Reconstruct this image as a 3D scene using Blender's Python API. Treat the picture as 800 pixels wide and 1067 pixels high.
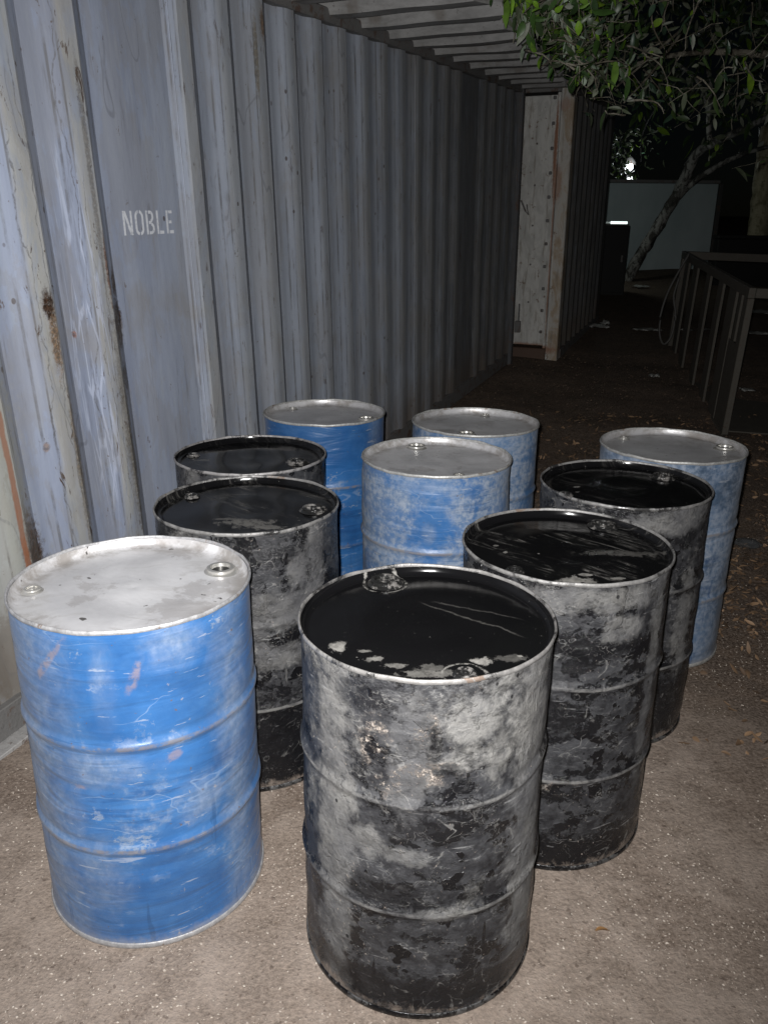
import bpy, bmesh, math, random
from mathutils import Vector, Matrix, noise, Euler
R = math.radians
PI = math.pi
sc = bpy.context.scene
C = sc.collection
for o in list(bpy.data.objects):
    bpy.data.objects.remove(o)

# ------------------------------------------------------------------ camera
cam = bpy.data.cameras.new('camera')
cam.sensor_fit = 'VERTICAL'; cam.sensor_height = 36.0
cam.lens = 841.02 * 36.0 / 1067.0
cam.clip_start = 0.05; cam.clip_end = 2000
camo = bpy.data.objects.new('camera', cam); C.objects.link(camo)
PITCH, ROLL, CH = 0.335625, 0.010645, 1.6906
fw = Vector((0, math.cos(PITCH), -math.sin(PITCH)))
u0 = Vector((0, math.sin(PITCH), math.cos(PITCH))); r0 = Vector((1, 0, 0))
rt = r0 * math.cos(ROLL) + u0 * math.sin(ROLL)
uv = -r0 * math.sin(ROLL) + u0 * math.cos(ROLL)
M = Matrix((rt, uv, -fw)).transposed().to_4x4(); M.translation = Vector((0, 0, CH))
camo.matrix_world = M
sc.camera = camo

# ------------------------------------------------------------------ night sky, faint moon, phone flash
w = bpy.data.worlds.new('World'); sc.world = w; w.use_nodes = True
nt = w.node_tree; bg = nt.nodes['Background']
sky = nt.nodes.new('ShaderNodeTexSky'); sky.sky_type = 'NISHITA'; sky.sun_disc = False
sky.sun_elevation = R(28); sky.sun_rotation = R(200)
nt.links.new(sky.outputs[0], bg.inputs[0]); bg.inputs[1].default_value = 0.00022
moon = bpy.data.lights.new('moon_sun', 'SUN'); moon.energy = 0.004; moon.angle = R(0.5); moon.color = (1, .95, .88)
mo = bpy.data.objects.new('moon_sun', moon); C.objects.link(mo)
mo.rotation_euler = (R(62), 0, R(-20))
# the photograph is taken with the phone's own flash: one small real lamp beside the lens
FL = bpy.data.lights.new('camera_flash', 'SPOT'); FL.energy = 540; FL.shadow_soft_size = 0.012
FL.spot_size = R(118); FL.spot_blend = 1.0; FL.color = (1.0, .985, .97)
fo = bpy.data.objects.new('camera_flash', FL); C.objects.link(fo)
FM = M.copy() @ Euler((R(2), R(8), 0)).to_matrix().to_4x4()
FM.translation = Vector((-0.03, 0.0, CH + 0.035)); fo.matrix_world = FM

sc.view_settings.view_transform = 'Standard'; sc.view_settings.look = 'None'
sc.view_settings.exposure = 0; sc.view_settings.gamma = 1
sc.render.engine = 'CYCLES'
sc.render.resolution_x = 767; sc.render.resolution_y = 1024

# ------------------------------------------------------------------ node helper
class N:
    def __init__(s, name):
        s.m = bpy.data.materials.new(name); s.m.use_nodes = True
        s.t = s.m.node_tree; s.p = s.t.nodes['Principled BSDF']
        s.out = s.t.nodes['Material Output']; s.tc = None
    def nd(s, t, **k):
        n = s.t.nodes.new(t)
        for a, b in k.items(): setattr(n, a, b)
        return n
    def put(s, sock, v):
        if isinstance(v, bpy.types.NodeSocket): s.t.links.new(v, sock)
        elif v is not None:
            if sock.type == 'RGBA' and not isinstance(v, (int, float)): v = tuple(v) + ((1,) if len(v) == 3 else ())
            sock.default_value = v
    def co(s, kind='Object'):
        if not s.tc: s.tc = s.nd('ShaderNodeTexCoord')
        return s.tc.outputs[kind]
    def map(s, v, scale=(1, 1, 1), loc=(0, 0, 0)):
        n = s.nd('ShaderNodeMapping'); s.put(n.inputs[0], v)
        n.inputs['Scale'].default_value = scale; n.inputs['Location'].default_value = loc
        return n.outputs[0]
    def noise(s, v, scale, detail=4, rough=.55, dist=0):
        n = s.nd('ShaderNodeTexNoise'); s.put(n.inputs['Vector'], v)
        n.inputs['Scale'].default_value = scale; n.inputs['Detail'].default_value = detail
        n.inputs['Roughness'].default_value = rough; n.inputs['Distortion'].default_value = dist
        return n.outputs['Fac']
    def vor(s, v, scale, feat='F1', rnd=1):
        n = s.nd('ShaderNodeTexVoronoi', feature=feat); s.put(n.inputs['Vector'], v)
        n.inputs['Scale'].default_value = scale; n.inputs['Randomness'].default_value = rnd
        return n.outputs['Distance']
    def ma(s, op, a, b=None, c=None):
        n = s.nd('ShaderNodeMath', operation=op)
        for i, x in enumerate((a, b, c)):
            if x is not None: s.put(n.inputs[i], x)
        return n.outputs[0]
    def ss(s, v, lo, hi, a=0, b=1):
        n = s.nd('ShaderNodeMapRange', interpolation_type='SMOOTHSTEP')
        s.put(n.inputs[0], v)
        for i, x in enumerate((lo, hi, a, b)): n.inputs[i + 1].default_value = x
        return n.outputs[0]
    def mul(s, a, b): return s.ma('MULTIPLY', a, b)
    def mx(s, a, b): return s.ma('MAXIMUM', a, b)
    def mix(s, f, a, b):
        n = s.nd('ShaderNodeMix', data_type='RGBA')
        s.put(n.inputs[0], f); s.put(n.inputs[6], a); s.put(n.inputs[7], b)
        return n.outputs[2]
    def fmix(s, f, a, b):
        n = s.nd('ShaderNodeMix', data_type='FLOAT')
        s.put(n.inputs[0], f); s.put(n.inputs[2], a); s.put(n.inputs[3], b)
        return n.outputs[0]
    def xyz(s, v):
        n = s.nd('ShaderNodeSeparateXYZ'); s.put(n.inputs[0], v); return n.outputs
    def comb(s, x, y, z=0.0):
        n = s.nd('ShaderNodeCombineXYZ')
        for i, q in enumerate((x, y, z)): s.put(n.inputs[i], q)
        return n.outputs[0]
    def blob(s, x, y, wob, cx, cy, rx, ry, soft=.35, slant=0.0):
        dx = s.ma('SUBTRACT', x, cx); dy = s.ma('SUBTRACT', y, cy)
        if slant: dx = s.ma('SUBTRACT', dx, s.mul(dy, slant))
        dx = s.ma('DIVIDE', dx, rx); dy = s.ma('DIVIDE', dy, ry)
        r = s.ma('SQRT', s.ma('ADD', s.mul(dx, dx), s.mul(dy, dy)))
        r = s.ma('ADD', r, wob)
        return s.ss(r, 1 - soft, 1 + soft, 1, 0)
    def bump(s, h, strength=.3, dist=.01, prev=None):
        n = s.nd('ShaderNodeBump'); n.inputs['Strength'].default_value = strength
        n.inputs['Distance'].default_value = dist; s.put(n.inputs['Height'], h)
        if prev is not None: s.put(n.inputs['Normal'], prev)
        return n.outputs[0]
    def fin(s, col, rough=.6, metal=0.0, nrm=None, sheen=0, spec=None):
        s.put(s.p.inputs['Base Color'], col); s.put(s.p.inputs['Roughness'], rough)
        s.put(s.p.inputs['Metallic'], metal)
        if nrm is not None: s.put(s.p.inputs['Normal'], nrm)
        if sheen: s.p.inputs['Sheen Weight'].default_value = sheen
        if spec is not None: s.put(s.p.inputs['Specular IOR Level'], spec)
        return s.m

# ------------------------------------------------------------------ object helpers
def tag(o, label=None, cat=None, group=None, kind=None):
    if label: o['label'] = label
    if cat: o['category'] = cat
    if group: o['group'] = group
    if kind: o['kind'] = kind
    return o
def empty(name, loc=(0, 0, 0), mat=None):
    o = bpy.data.objects.new(name, None); o.empty_display_size = .1
    C.objects.link(o)
    if mat is not None: o.matrix_world = mat
    else: o.location = loc
    return o
def obj(name, bm, mat, parent=None, smooth=False, autos=None):
    me = bpy.data.meshes.new(name)
    if isinstance(bm, tuple): me.from_pydata(*bm)
    else: bm.to_mesh(me); bm.free()
    if mat:
        for m_ in (mat if isinstance(mat, (list, tuple)) else [mat]): me.materials.append(m_)
    if smooth: me.shade_smooth()
    if autos is not None: me.set_sharp_from_angle(angle=R(autos))
    o = bpy.data.objects.new(name, me); C.objects.link(o)
    if parent: o.parent = parent
    return o
def box(bm, lo, hi, bev=0.0, mat=None):
    r = bmesh.ops.create_cube(bm, size=1)
    vs = r['verts']
    for v in vs:
        v.co = Vector([lo[i] + (v.co[i] + .5) * (hi[i] - lo[i]) for i in range(3)])
        if mat is not None: v.co = mat @ v.co
    if bev:
        es = list({e for v in vs for e in v.link_edges})
        bmesh.ops.bevel(bm, geom=es, offset=bev, segments=1, affect='EDGES')
    return bm
def tube(bm, pts, rad, seg=8, rough=0.0, rng=None, cap=True):
    pts = [Vector(p) for p in pts]; rings = []
    n = len(pts)
    if not isinstance(rad, (list, tuple)): rad = [rad] * n
    ref = Vector((0, 0, 1))
    for i, p in enumerate(pts):
        t = (pts[min(i + 1, n - 1)] - pts[max(i - 1, 0)]).normalized()
        a = t.cross(ref)
        if a.length < .05: a = t.cross(Vector((1, 0, 0)))
        a.normalize(); b = t.cross(a)
        rg = []
        for k in range(seg):
            th = 2 * PI * k / seg
            rr = rad[i] * (1 + (rough * noise.noise(p * 9 + Vector((math.cos(th) * 2, math.sin(th) * 2, 0))) if rough else 0))
            rg.append(bm.verts.new(p + (a * math.cos(th) + b * math.sin(th)) * rr))
        rings.append(rg)
    for i in range(n - 1):
        for k in range(seg):
            bm.faces.new((rings[i][k], rings[i][(k + 1) % seg], rings[i + 1][(k + 1) % seg], rings[i + 1][k]))
    if cap:
        bm.faces.new(rings[0][::-1]); bm.faces.new(rings[-1])
    return bm
def smooth_path(pts, k=6):
    pts = [Vector(p) for p in pts]; out = []
    for i in range(len(pts) - 1):
        p0 = pts[max(i - 1, 0)]; p1 = pts[i]; p2 = pts[i + 1]; p3 = pts[min(i + 2, len(pts) - 1)]
        for j in range(k):
            t = j / k
            out.append(.5 * ((2 * p1) + (p2 - p0) * t + (2 * p0 - 5 * p1 + 4 * p2 - p3) * t * t + (3 * p1 - p0 - 3 * p2 + p3) * t ** 3))
    out.append(pts[-1]); return out

# ------------------------------------------------------------------ ground
def gz(x, y):
    t = (y - 4.15) / .3
    sp = .3 * (t if t > 20 else math.log(1 + math.exp(t)))
    z = .088 * min(sp, 26)
    far = min(1.0, max(0.0, (x * x + y * y) / 900))
    z += .006 * noise.noise(Vector((x * 1.3, y * 1.3, 3))) + .0025 * noise.noise(Vector((x * 7, y * 7, 9)))
    if y > 4.2: z += .03 * noise.noise(Vector((x * 1.8, y * 1.8, 5))) * min(1, (y - 4.2))
    return z
def axis(dense0, dense1, n, lo, hi, m):
    a = [dense0 + (dense1 - dense0) * i / n for i in range(n + 1)]
    left = [dense0 - (dense0 - lo) * (i / m) ** 3 for i in range(m, 0, -1)]
    right = [dense1 + (hi - dense1) * (i / m) ** 3 for i in range(1, m + 1)]
    return left + a + right
def ground_mat():
    m = N('sandy_dirt'); v = m.co()
    big = m.noise(v, 1.1, 5, .6, .5); mid = m.noise(v, 9, 6, .65); fine = m.noise(v, 90, 3, .7); grit = m.vor(v, 170)
    X, Y, Z = m.xyz(v)
    # the swept sand round the drums gives way to dark soil behind and to the right
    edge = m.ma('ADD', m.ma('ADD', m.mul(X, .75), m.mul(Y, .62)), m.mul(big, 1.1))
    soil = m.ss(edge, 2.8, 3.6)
    sand = m.mix(m.ss(mid, .3, .72), (.140, .112, .092), (.255, .212, .180))
    sand = m.mix(m.ss(big, .48, .66, 0, .8), sand, (.135, .105, .082))
    sand = m.mix(m.ss(m.noise(v, 3.1, 6, .7, 1.0), .56, .66, 0, .6), sand, (.12, .088, .066))
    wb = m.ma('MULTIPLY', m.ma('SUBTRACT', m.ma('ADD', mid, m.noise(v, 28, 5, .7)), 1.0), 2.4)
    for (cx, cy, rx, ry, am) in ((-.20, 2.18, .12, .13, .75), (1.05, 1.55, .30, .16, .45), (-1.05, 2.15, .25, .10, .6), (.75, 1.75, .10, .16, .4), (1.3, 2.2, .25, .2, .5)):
        sand = m.mix(m.mul(m.blob(X, Y, wb, cx, cy, rx, ry, .6), am), sand, (.085, .06, .045))  # dark stains, with shade near the drum bases put into the sand
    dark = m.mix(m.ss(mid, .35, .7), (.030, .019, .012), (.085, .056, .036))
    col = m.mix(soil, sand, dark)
    col = m.mix(m.ss(fine, .3, .75, .0, .55), col, (.36, .29, .24))
    col = m.mix(m.ss(m.noise(v, 55, 2, .5), .62, .70, 0, .55), col, (.07, .05, .04))
    X2 = m.ss(m.ma('ADD', grit, m.mul(mid, .35)), .17, .30, .75, 0)
    col = m.mix(m.mul(X2, m.fmix(soil, .8, .12)), col, (.60, .54, .47))
    h = m.ma('ADD', m.mul(fine, .5), m.mul(mid, .8)); h = m.ma('ADD', h, m.mul(X2, .3))
    return m.fin(col, .93, nrm=m.bump(h, .75, .012), spec=.2)
GM = ground_mat()
xs = axis(-2.6, 4.2, 210, -220, 220, 22); ys = axis(.4, 9.0, 250, -220, 240, 22)
vv = [(x, y, gz(x, y)) for y in ys for x in xs]; nx = len(xs)
ff = [(j * nx + i, j * nx + i + 1, (j + 1) * nx + i + 1, (j + 1) * nx + i) for j in range(len(ys) - 1) for i in range(nx - 1)]
tag(obj('ground', (vv, [], ff), GM, smooth=True), kind='structure')

def grit_mat(name, a, b):
    m = N(name); g = m.nd('ShaderNodeNewGeometry'); col = m.mix(g.outputs['Random Per Island'], a, b)
    return m.fin(col, .8)
OCT = [(0, 0, .6), (1, 0, 0), (0, 1, 0), (-1, 0, 0), (0, -1, 0), (0, 0, -.4)]
OF = [(0, 1, 2), (0, 2, 3), (0, 3, 4), (0, 4, 1), (5, 2, 1), (5, 3, 2), (5, 4, 3), (5, 1, 4)]
rng = random.Random(5)
def scatter(name, count, fn, mat, label, cat, smin, smax):
    V = []; F = []
    for _ in range(count):
        x, y = fn(); s = smin + (smax - smin) * rng.random() ** 2.6
        a = rng.random() * PI * 2; ca, sa = math.cos(a), math.sin(a); e = .6 + rng.random() * .7
        b = len(V); z = gz(x, y) + s * .1
        for p in OCT:
            px = p[0] * s * rng.uniform(.7, 1.2) * (1.6 - e); py = p[1] * s * e * .8
            V.append((x + px * ca - py * sa, y + px * sa + py * ca, z + p[2] * s * rng.uniform(.7, 1.1)))
        F += [tuple(b + i for i in f) for f in OF]
    return tag(obj(name, (V, [], F), mat), label, cat, kind='stuff')
def near_pt():
    while True:
        y = .75 + 4.0 * rng.random() ** 1.5; x = rng.uniform(-.65, .75) * (y + .6)
        if noise.noise(Vector((x * 2.2, y * 2.2, 1))) + .5 * noise.noise(Vector((x * 9, y * 9, 1))) + rng.random() * .6 > .25: return x, y
scatter('gravel', 42000, near_pt, grit_mat('grit', (.13, .10, .08), (.50, .445, .385)),
        'pale sand grains and grit strewn over the ground', 'gravel', .0012, .0058)

# ------------------------------------------------------------------ drum materials
CIRC = 2 * PI * .286
def U(deg): return ((deg - 90) % 360) / 360 * CIRC
def drum_common(m, seed):
    o3 = m.map(m.co(), loc=(seed * 3.7, seed * 1.9, seed * 5.3))
    X, Y, Z = m.xyz(m.co('UV'))
    u = m.mul(X, CIRC); z = m.mul(Y, .88)
    return o3, u, z
def hoop_mask(m, z, wd=.006):
    a = m.ss(m.ma('ABSOLUTE', m.ma('SUBTRACT', z, .5835)), wd * .4, wd, 1, 0)
    b = m.ss(m.ma('ABSOLUTE', m.ma('SUBTRACT', z, .2985)), wd * .4, wd, 1, 0)
    return m.mx(a, b)
def blue_body(seed, wear=.5, blobs=(), bluec=((.018, .070, .195), (.030, .115, .295)), edges=()):
    m = N('blue_drum_paint'); o3, u, z = drum_common(m, seed)
    big = m.noise(o3, 3.2, 5, .6, .3); st = m.map(o3, (1, 1, 1.25))
    hs = m.noise(st, 5.5, 8, .64, .35); vs = m.noise(m.map(o3, (1, 1, .22)), 9, 6, .6, .5); fine = m.noise(o3, 45, 5, .65)
    vfine = m.noise(m.map(o3, (1, 1, .12)), 38, 3, .6)
    col = m.mix(m.ss(big, .3, .7), bluec[0], bluec[1])
    col = m.mix(m.ss(hs, .38, .68, 0, .38), col, (.065, .155, .31))
    drag = m.mul(m.ss(m.noise(m.map(o3, (1, 1, 7), (1, 8, 3)), 4.5, 7, .62, .5), .50, .60), m.mul(m.ss(z, .30, .36), m.ss(z, .46, .54, 1, 0)))
    col = m.mix(m.mul(drag, .45), col, (.012, .045, .14))
    lo = .62 - .22 * wear
    a = m.ma('ADD', m.mul(hs, .55), m.ma('ADD', m.mul(big, .25), m.mul(fine, .2)))
    grey = m.mul(m.ss(a, lo - .025, lo + .11, 0, .72 if wear < .7 else .92), m.ss(fine, .25, .6, .6, 1))
    hard = m.ss(m.noise(m.map(o3, (1, 1, 1.3), (3, 1, 2)), 11, 9, .74, .2), .615 - .06 * wear, .632 - .06 * wear, 0, .75)
    grey = m.mx(grey, m.mul(hard, m.ss(big, .42, .56)))
    b = m.ma('ADD', m.mul(vs, .7), m.mul(fine, .3))
    grey = m.mx(grey, m.ss(b, lo + .06, lo + .20, 0, .5))
    wob = m.ma('SUBTRACT', m.mul(m.ma('ADD', hs, m.noise(o3, 16, 7, .72, .6)), 2.3), 2.3)
    for (dg, zz, ru, rz, amt) in blobs:  # tall blobs at the drum's sides paint its grazing sheen as grey
        k = m.mul(m.blob(u, z, wob, U(dg), zz, ru * 1.15, rz * 1.1, .75), abs(amt) * .85)
        k = m.mul(k, m.ss(hs, .36, .60, .45, 1)) if amt > 0 else k
        grey = m.mx(grey, k) if amt > 0 else m.mul(grey, m.ma('SUBTRACT', 1.0, k))
    gcol = m.mix(m.ss(fine, .3, .7), (.12, .165, .235), (.235, .27, .33))
    col = m.mix(grey, col, gcol)
    # bare patches of pale primer and dull rust
    col = m.mix(m.ss(m.noise(o3, 19, 8, .75, .2), .655, .668, 0, .7), col, (.27, .245, .225))
    for (dg, zz, ru, rz, sl) in edges:
        col = m.mix(m.mul(m.blob(u, z, wob, U(dg), zz, ru, rz, .5, sl), m.ss(fine, .38, .56, .05, .5)), col, (.24, .17, .14))
    hp = hoop_mask(m, z, .008)
    col = m.mix(m.mul(hp, m.ss(m.ma('ADD', m.mul(fine, .5), m.mul(big, .5)), .42, .56, .10, .75)), col, (.15, .135, .13))
    # straight dry scratches and thin drag marks
    sc1 = m.noise(m.map(o3, (1, 1, 16), (2, 5, 1)), 5, 4, .6, .3)
    col = m.mix(m.mul(m.ss(sc1, .63, .65, 0, .5), m.ss(hs, .45, .55)), col, (.022, .07, .17))
    col = m.mix(m.ss(m.noise(m.map(o3, (1, 1, 9), (7, 5, 1)), 9, 4, .6, .3), .66, .68, 0, .5), col, (.30, .32, .36))
    col = m.mix(m.ss(m.noise(o3, 60, 3, .6), .70, .74, 0, .8), col, (.10, .07, .055))
    vl = m.noise(m.map(o3, (1, 1, .08), (2, 9, 4)), 24, 3, .5, .1)
    col = m.mix(m.mul(m.ss(vl, .64, .67, 0, .6), m.ss(z, .45, .30)), col, (.02, .06, .15))
    cur = m.ma('ABSOLUTE', m.ma('SUBTRACT', m.noise(m.map(o3, (1, 1, 2.2), (6, 1, 2)), 3.5, 3, .5, .3), .5))
    col = m.mix(m.mul(m.ss(cur, .002, .006, 1, 0), m.ss(big, .46, .56, 0, .5)), col, (.17, .24, .36))
    foot = m.ss(m.ma('ADD', z, m.mul(fine, .05)), .02, .07, .7, 0)
    col = m.mix(foot, col, (.25, .24, .24))
    h = m.ma('ADD', m.mul(m.noise(m.map(o3, (1, 1, 5)), 3, 3, .5, .6), 1.6), m.mul(fine, .12))
    nr = m.bump(h, .35, .02)
    return m.fin(col, m.fmix(grey, .34, .62), nrm=nr, sheen=.04, spec=.4)
def black_body(seed, dust=.5, blobs=(), cream=(), grad=.25, film=1.0):
    m = N('tar_coated_drum'); o3, u, z = drum_common(m, seed)
    big = m.noise(o3, 4.0, 7, .64, .3); st = m.map(o3, (1, 1, 1.35)); hs = m.noise(st, 8.5, 9, .72, .15)
    fine = m.noise(o3, 40, 6, .72, .3); sw = m.noise(m.map(o3, (1, 1, 1.4)), 17, 8, .72, .2); vs = m.noise(m.map(o3, (1, 1, .15)), 22, 4, .6)
    a = m.ma('ADD', m.mul(big, .42), m.ma('ADD', m.mul(hs, .33), m.mul(sw, .25)))
    a = m.ma('ADD', a, m.mul(m.ma('SUBTRACT', z, .50), grad * .38))
    lo = .675 - .22 * dust
    wob = m.ma('SUBTRACT', m.mul(m.ma('ADD', hs, m.noise(o3, 18, 7, .72, .5)), 2.4), 2.4)
    thick = m.mul(m.ss(a, lo, lo + .10), m.ss(fine, .30, .62, .35, 1.0))     # dry grey dust
    thick = m.mx(thick, m.mul(m.ss(vs, .66, .72, 0, .55), m.ss(big, .45, .55)))
    wipe = 0.0; first = True
    for (dg, zz, ru, rz, amt) in blobs:  # tall side blobs mix dust with grazing sheen put into the colour
        k = m.mul(m.blob(u, z, wob, U(dg), zz, ru, rz, .35), abs(amt))
        k2 = m.mul(k, m.ss(fine, .28, .6, .55, 1.0)) if amt > 0 else k
        thick = m.mx(thick, k2) if amt > 0 else m.mul(thick, m.ma('SUBTRACT', 1.0, k))
        if amt < 0:
            wipe = k if first else m.mx(wipe, k); first = False
    # three layers: grey film, black wet patches with crisp edges, dry dust on top
    wet = m.mx(m.ss(hs, .515, .555, 0, .9), m.ss(m.noise(m.map(o3, (1, 1, 1.1), (4, 4, 4)), 14, 3, .5, .2), .60, .615))
    drip = m.ss(m.noise(m.map(o3, (1, 1, .10), (1, 4, 2)), 26, 2, .45, 0), .66, .675, 0, 1)
    wet = m.mx(wet, m.mul(drip, m.ss(big, .46, .54)))
    if not first: wet = m.mx(wet, m.mul(wipe, m.ss(sw, .36, .42, .5, 1)))
    fcol = m.mix(m.ss(m.ma('ADD', m.mul(sw, .6), m.mul(fine, .4)), .36, .62), tuple(c * film for c in (.012, .012, .014)), tuple(c * film for c in (.046, .047, .051)))
    col = m.mix(m.mul(wet, m.ma('SUBTRACT', 1.0, m.mul(thick, .55))), fcol, (.006, .006, .007))
    hp = hoop_mask(m, z, .007)
    thick = m.mx(thick, m.mul(hp, m.ss(m.ma('ADD', m.mul(fine, .5), m.mul(big, .5)), .40, .56, .12, .75)))
    dc = m.mix(m.ss(big, .35, .65), (.115, .115, .12), (.215, .21, .20))
    dc = m.mix(m.ss(m.noise(o3, 26, 5, .7), .5, .68, 0, .6), dc, (.09, .09, .094))
    col = m.mix(m.mul(thick, .92), col, dc)
    spk = m.noise(o3, 95, 4, .8); cr = m.mul(m.ss(spk, .635, .68), m.ss(m.noise(o3, 6, 3, .6), .46, .60))
    for (dg, zz, ru, rz) in cream:
        b0 = m.blob(u, z, wob, U(dg), zz, ru, rz, .6)
        cr = m.mx(cr, m.mul(b0, m.ss(m.ma('ADD', m.mul(spk, .5), m.mul(sw, .5)), .52, .57)))
        col = m.mix(m.mul(b0, m.ss(sw, .48, .60, 0, .45)), col, (.20, .16, .13))
    col = m.mix(m.mul(cr, .85), col, (.46, .40, .35))
    foot = m.ss(m.ma('SUBTRACT', m.ma('ADD', z, m.mul(m.ma('SUBTRACT', fine, .5), .10)), m.mul(m.ma('SUBTRACT', big, .5), .12)), .008, .035, .75, 0)
    col = m.mix(foot, col, (.20, .165, .14))
    col = m.mix(m.ss(m.noise(o3, 24, 9, .78, .2), .665, .678, 0, .65), col, (.17, .13, .11))
    scr = m.noise(m.map(o3, (1, 1, 12), (2, 5, 1)), 7, 4, .55, .8)
    col = m.mix(m.mul(m.ss(scr, .64, .67), m.ss(hs, .5, .42, .0, .45)), col, (.28, .28, .28))
    for sc_, off, w_, a_ in ((3.2, (6, 1, 2), .005, .45), (5.5, (1, 7, 3), .004, .35), (9.0, (2, 2, 8), .006, .4)):
        cur = m.ma('ABSOLUTE', m.ma('SUBTRACT', m.noise(m.map(o3, (1, 1, 1.2), off), sc_, 4, .55, .5), .5))
        col = m.mix(m.mul(m.ss(cur, w_ * .3, w_, 1, 0), m.ss(sw, .46, .60, 0, a_)), col, (.24, .235, .225))
    dots = m.ss(m.vor(m.map(o3, (1, 1, .8)), 34), .13, .17, 1, 0)
    col = m.mix(m.mul(dots, m.ss(m.noise(o3, 5, 4, .6), .52, .58, 0, .9)), col, (.008, .008, .009))
    h = m.ma('ADD', m.mul(sw, .7), m.mul(fine, .5)); h = m.ma('ADD', h, m.mul(cr, .5)); h = m.ma('ADD', h, m.mul(wet, .25))
    nr = m.bump(h, .75, .012)
    return m.fin(col, m.fmix(m.mx(thick, cr), m.fmix(wet, .40, .12), .8), nrm=nr, spec=m.fmix(thick, .35, .12))
def silver_lid(seed, bright=1.0, rust=.3):
    m = N('grey_painted_lid'); o3 = m.map(m.co(), loc=(seed * 2.3, seed, seed * 4))
    big = m.noise(o3, 4, 5, .6, .4); fine = m.noise(o3, 40, 5, .7); sp = m.noise(o3, 30, 2, .5)
    col = m.mix(m.ss(big, .3, .7), tuple(c * bright for c in (.45, .45, .465)), tuple(c * bright for c in (.62, .62, .635)))
    col = m.mix(m.ss(m.noise(m.map(o3, (1, 3, 1)), 6, 6, .65, 1), .52, .68, 0, .45), col, tuple(c * bright for c in (.37, .36, .35)))
    col = m.mix(m.ss(m.noise(o3, 7, 6, .7, 1), .72 - .1 * rust, .80 - .1 * rust, 0, .7), col, (.22, .15, .10))
    X, Y, Z = m.xyz(m.co()); r = m.ma('SQRT', m.ma('ADD', m.mul(X, X), m.mul(Y, Y)))
    col = m.mix(m.mul(m.ss(r, .20, .268), m.ss(m.noise(o3, 12, 7, .7), .42, .62, .1, .75)), col, (.20, .18, .16))
    col = m.mix(m.ss(m.noise(o3, 5, 8, .72, .2), .56, .60, 0, .35), col, (.24, .22, .21))
    col = m.mix(m.ss(sp, .735, .75, 0, .9), col, (.05, .045, .04))
    col = m.mix(m.ss(m.vor(o3, 15), .035, .05, .85, 0), col, (.04, .035, .03))
    return m.fin(col, m.ss(fine, .3, .7, .28, .46), .25, m.bump(m.ma('ADD', m.mul(big, 1.5), m.mul(fine, .15)), .22, .01))
def black_lid(seed, dust=.3, streaks=0.0, spots=(), lines=(), rings=()):
    m = N('wet_tar_lid'); o3 = m.map(m.co(), loc=(seed * 2.3, seed, seed * 4)); v = m.co()
    X, Y, Z = m.xyz(v); r = m.ma('SQRT', m.ma('ADD', m.mul(X, X), m.mul(Y, Y)))
    big = m.noise(o3, 6, 5, .62, .8); sw = m.noise(o3, 11, 6, .66, 1.0); fine = m.noise(o3, 50, 5, .7)
    wob = m.ma('SUBTRACT', m.mul(m.ma('ADD', m.noise(o3, 22, 7, .7, .3), fine), 3.2), 3.2)
    a = m.ma('ADD', m.ma('ADD', m.mul(big, .5), m.mul(sw, .5)), m.ss(r, .15, .275, 0, .08))
    lo = .80 - .22 * dust
    d = m.ss(a, lo, lo + .03, 0, .7)
    if streaks:
        rot0 = m.nd('ShaderNodeMapping'); m.put(rot0.inputs[0], o3); rot0.inputs['Rotation'].default_value = (0, 0, R(42)); rot = m.nd('ShaderNodeMapping'); m.put(rot.inputs[0], rot0.outputs[0]); rot.inputs['Scale'].default_value = (1.0, 8, 1)
        st = m.mul(m.ss(m.noise(rot.outputs[0], 5, 7, .75, .5), .50, .72), m.ss(big, .46, .60)); d = m.mx(d, m.mul(st, streaks))
    for (cx, cy, rx, ry, amt) in spots: d = m.mx(d, m.mul(m.blob(X, Y, wob, cx, cy, rx, ry, .25), amt))
    for (cx, cy, L, wd, sl, amt) in lines:
        dy = m.ma('SUBTRACT', m.ma('SUBTRACT', Y, cy), m.mul(m.ma('SUBTRACT', X, cx), sl)); dy = m.ma('ADD', dy, m.mul(m.ma('SUBTRACT', sw, .5), .03))
        k = m.mul(m.ss(m.ma('ABSOLUTE', dy), 0, wd, 1, 0), m.ss(m.ma('ABSOLUTE', m.ma('SUBTRACT', X, cx)), L * .6, L, 1, 0)); d = m.mx(d, m.mul(k, amt))
    for (cx, cy, rr) in rings:
        q = m.ma('SQRT', m.ma('ADD', m.ma('POWER', m.ma('SUBTRACT', X, cx), 2.0), m.ma('POWER', m.ma('SUBTRACT', Y, cy), 2.0)))
        d = m.mx(d, m.mul(m.ss(m.ma('ABSOLUTE', m.ma('SUBTRACT', q, m.ma('ADD', m.mul(m.ma('SUBTRACT', sw, .5), .02), rr))), .001, .004, 1, 0), m.ss(fine, .42, .55, 0, .6)))
    d = m.mx(d, m.mul(m.ss(m.noise(o3, 90, 4, .8), .66, .70), m.ss(big, .48, .6, 0, .7)))
    d = m.mul(d, m.ss(fine, .3, .6, .45, 1))
    col = m.mix(d, (.0045, .0045, .005), (.30, .29, .27))
    h = m.ma('ADD', m.mul(m.noise(o3, 7, 2, .4, .8), 1.0), m.mul(d, .6))
    return m.fin(col, m.fmix(d, .13, .7), nrm=m.bump(h, .14, .012), spec=.18)
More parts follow.
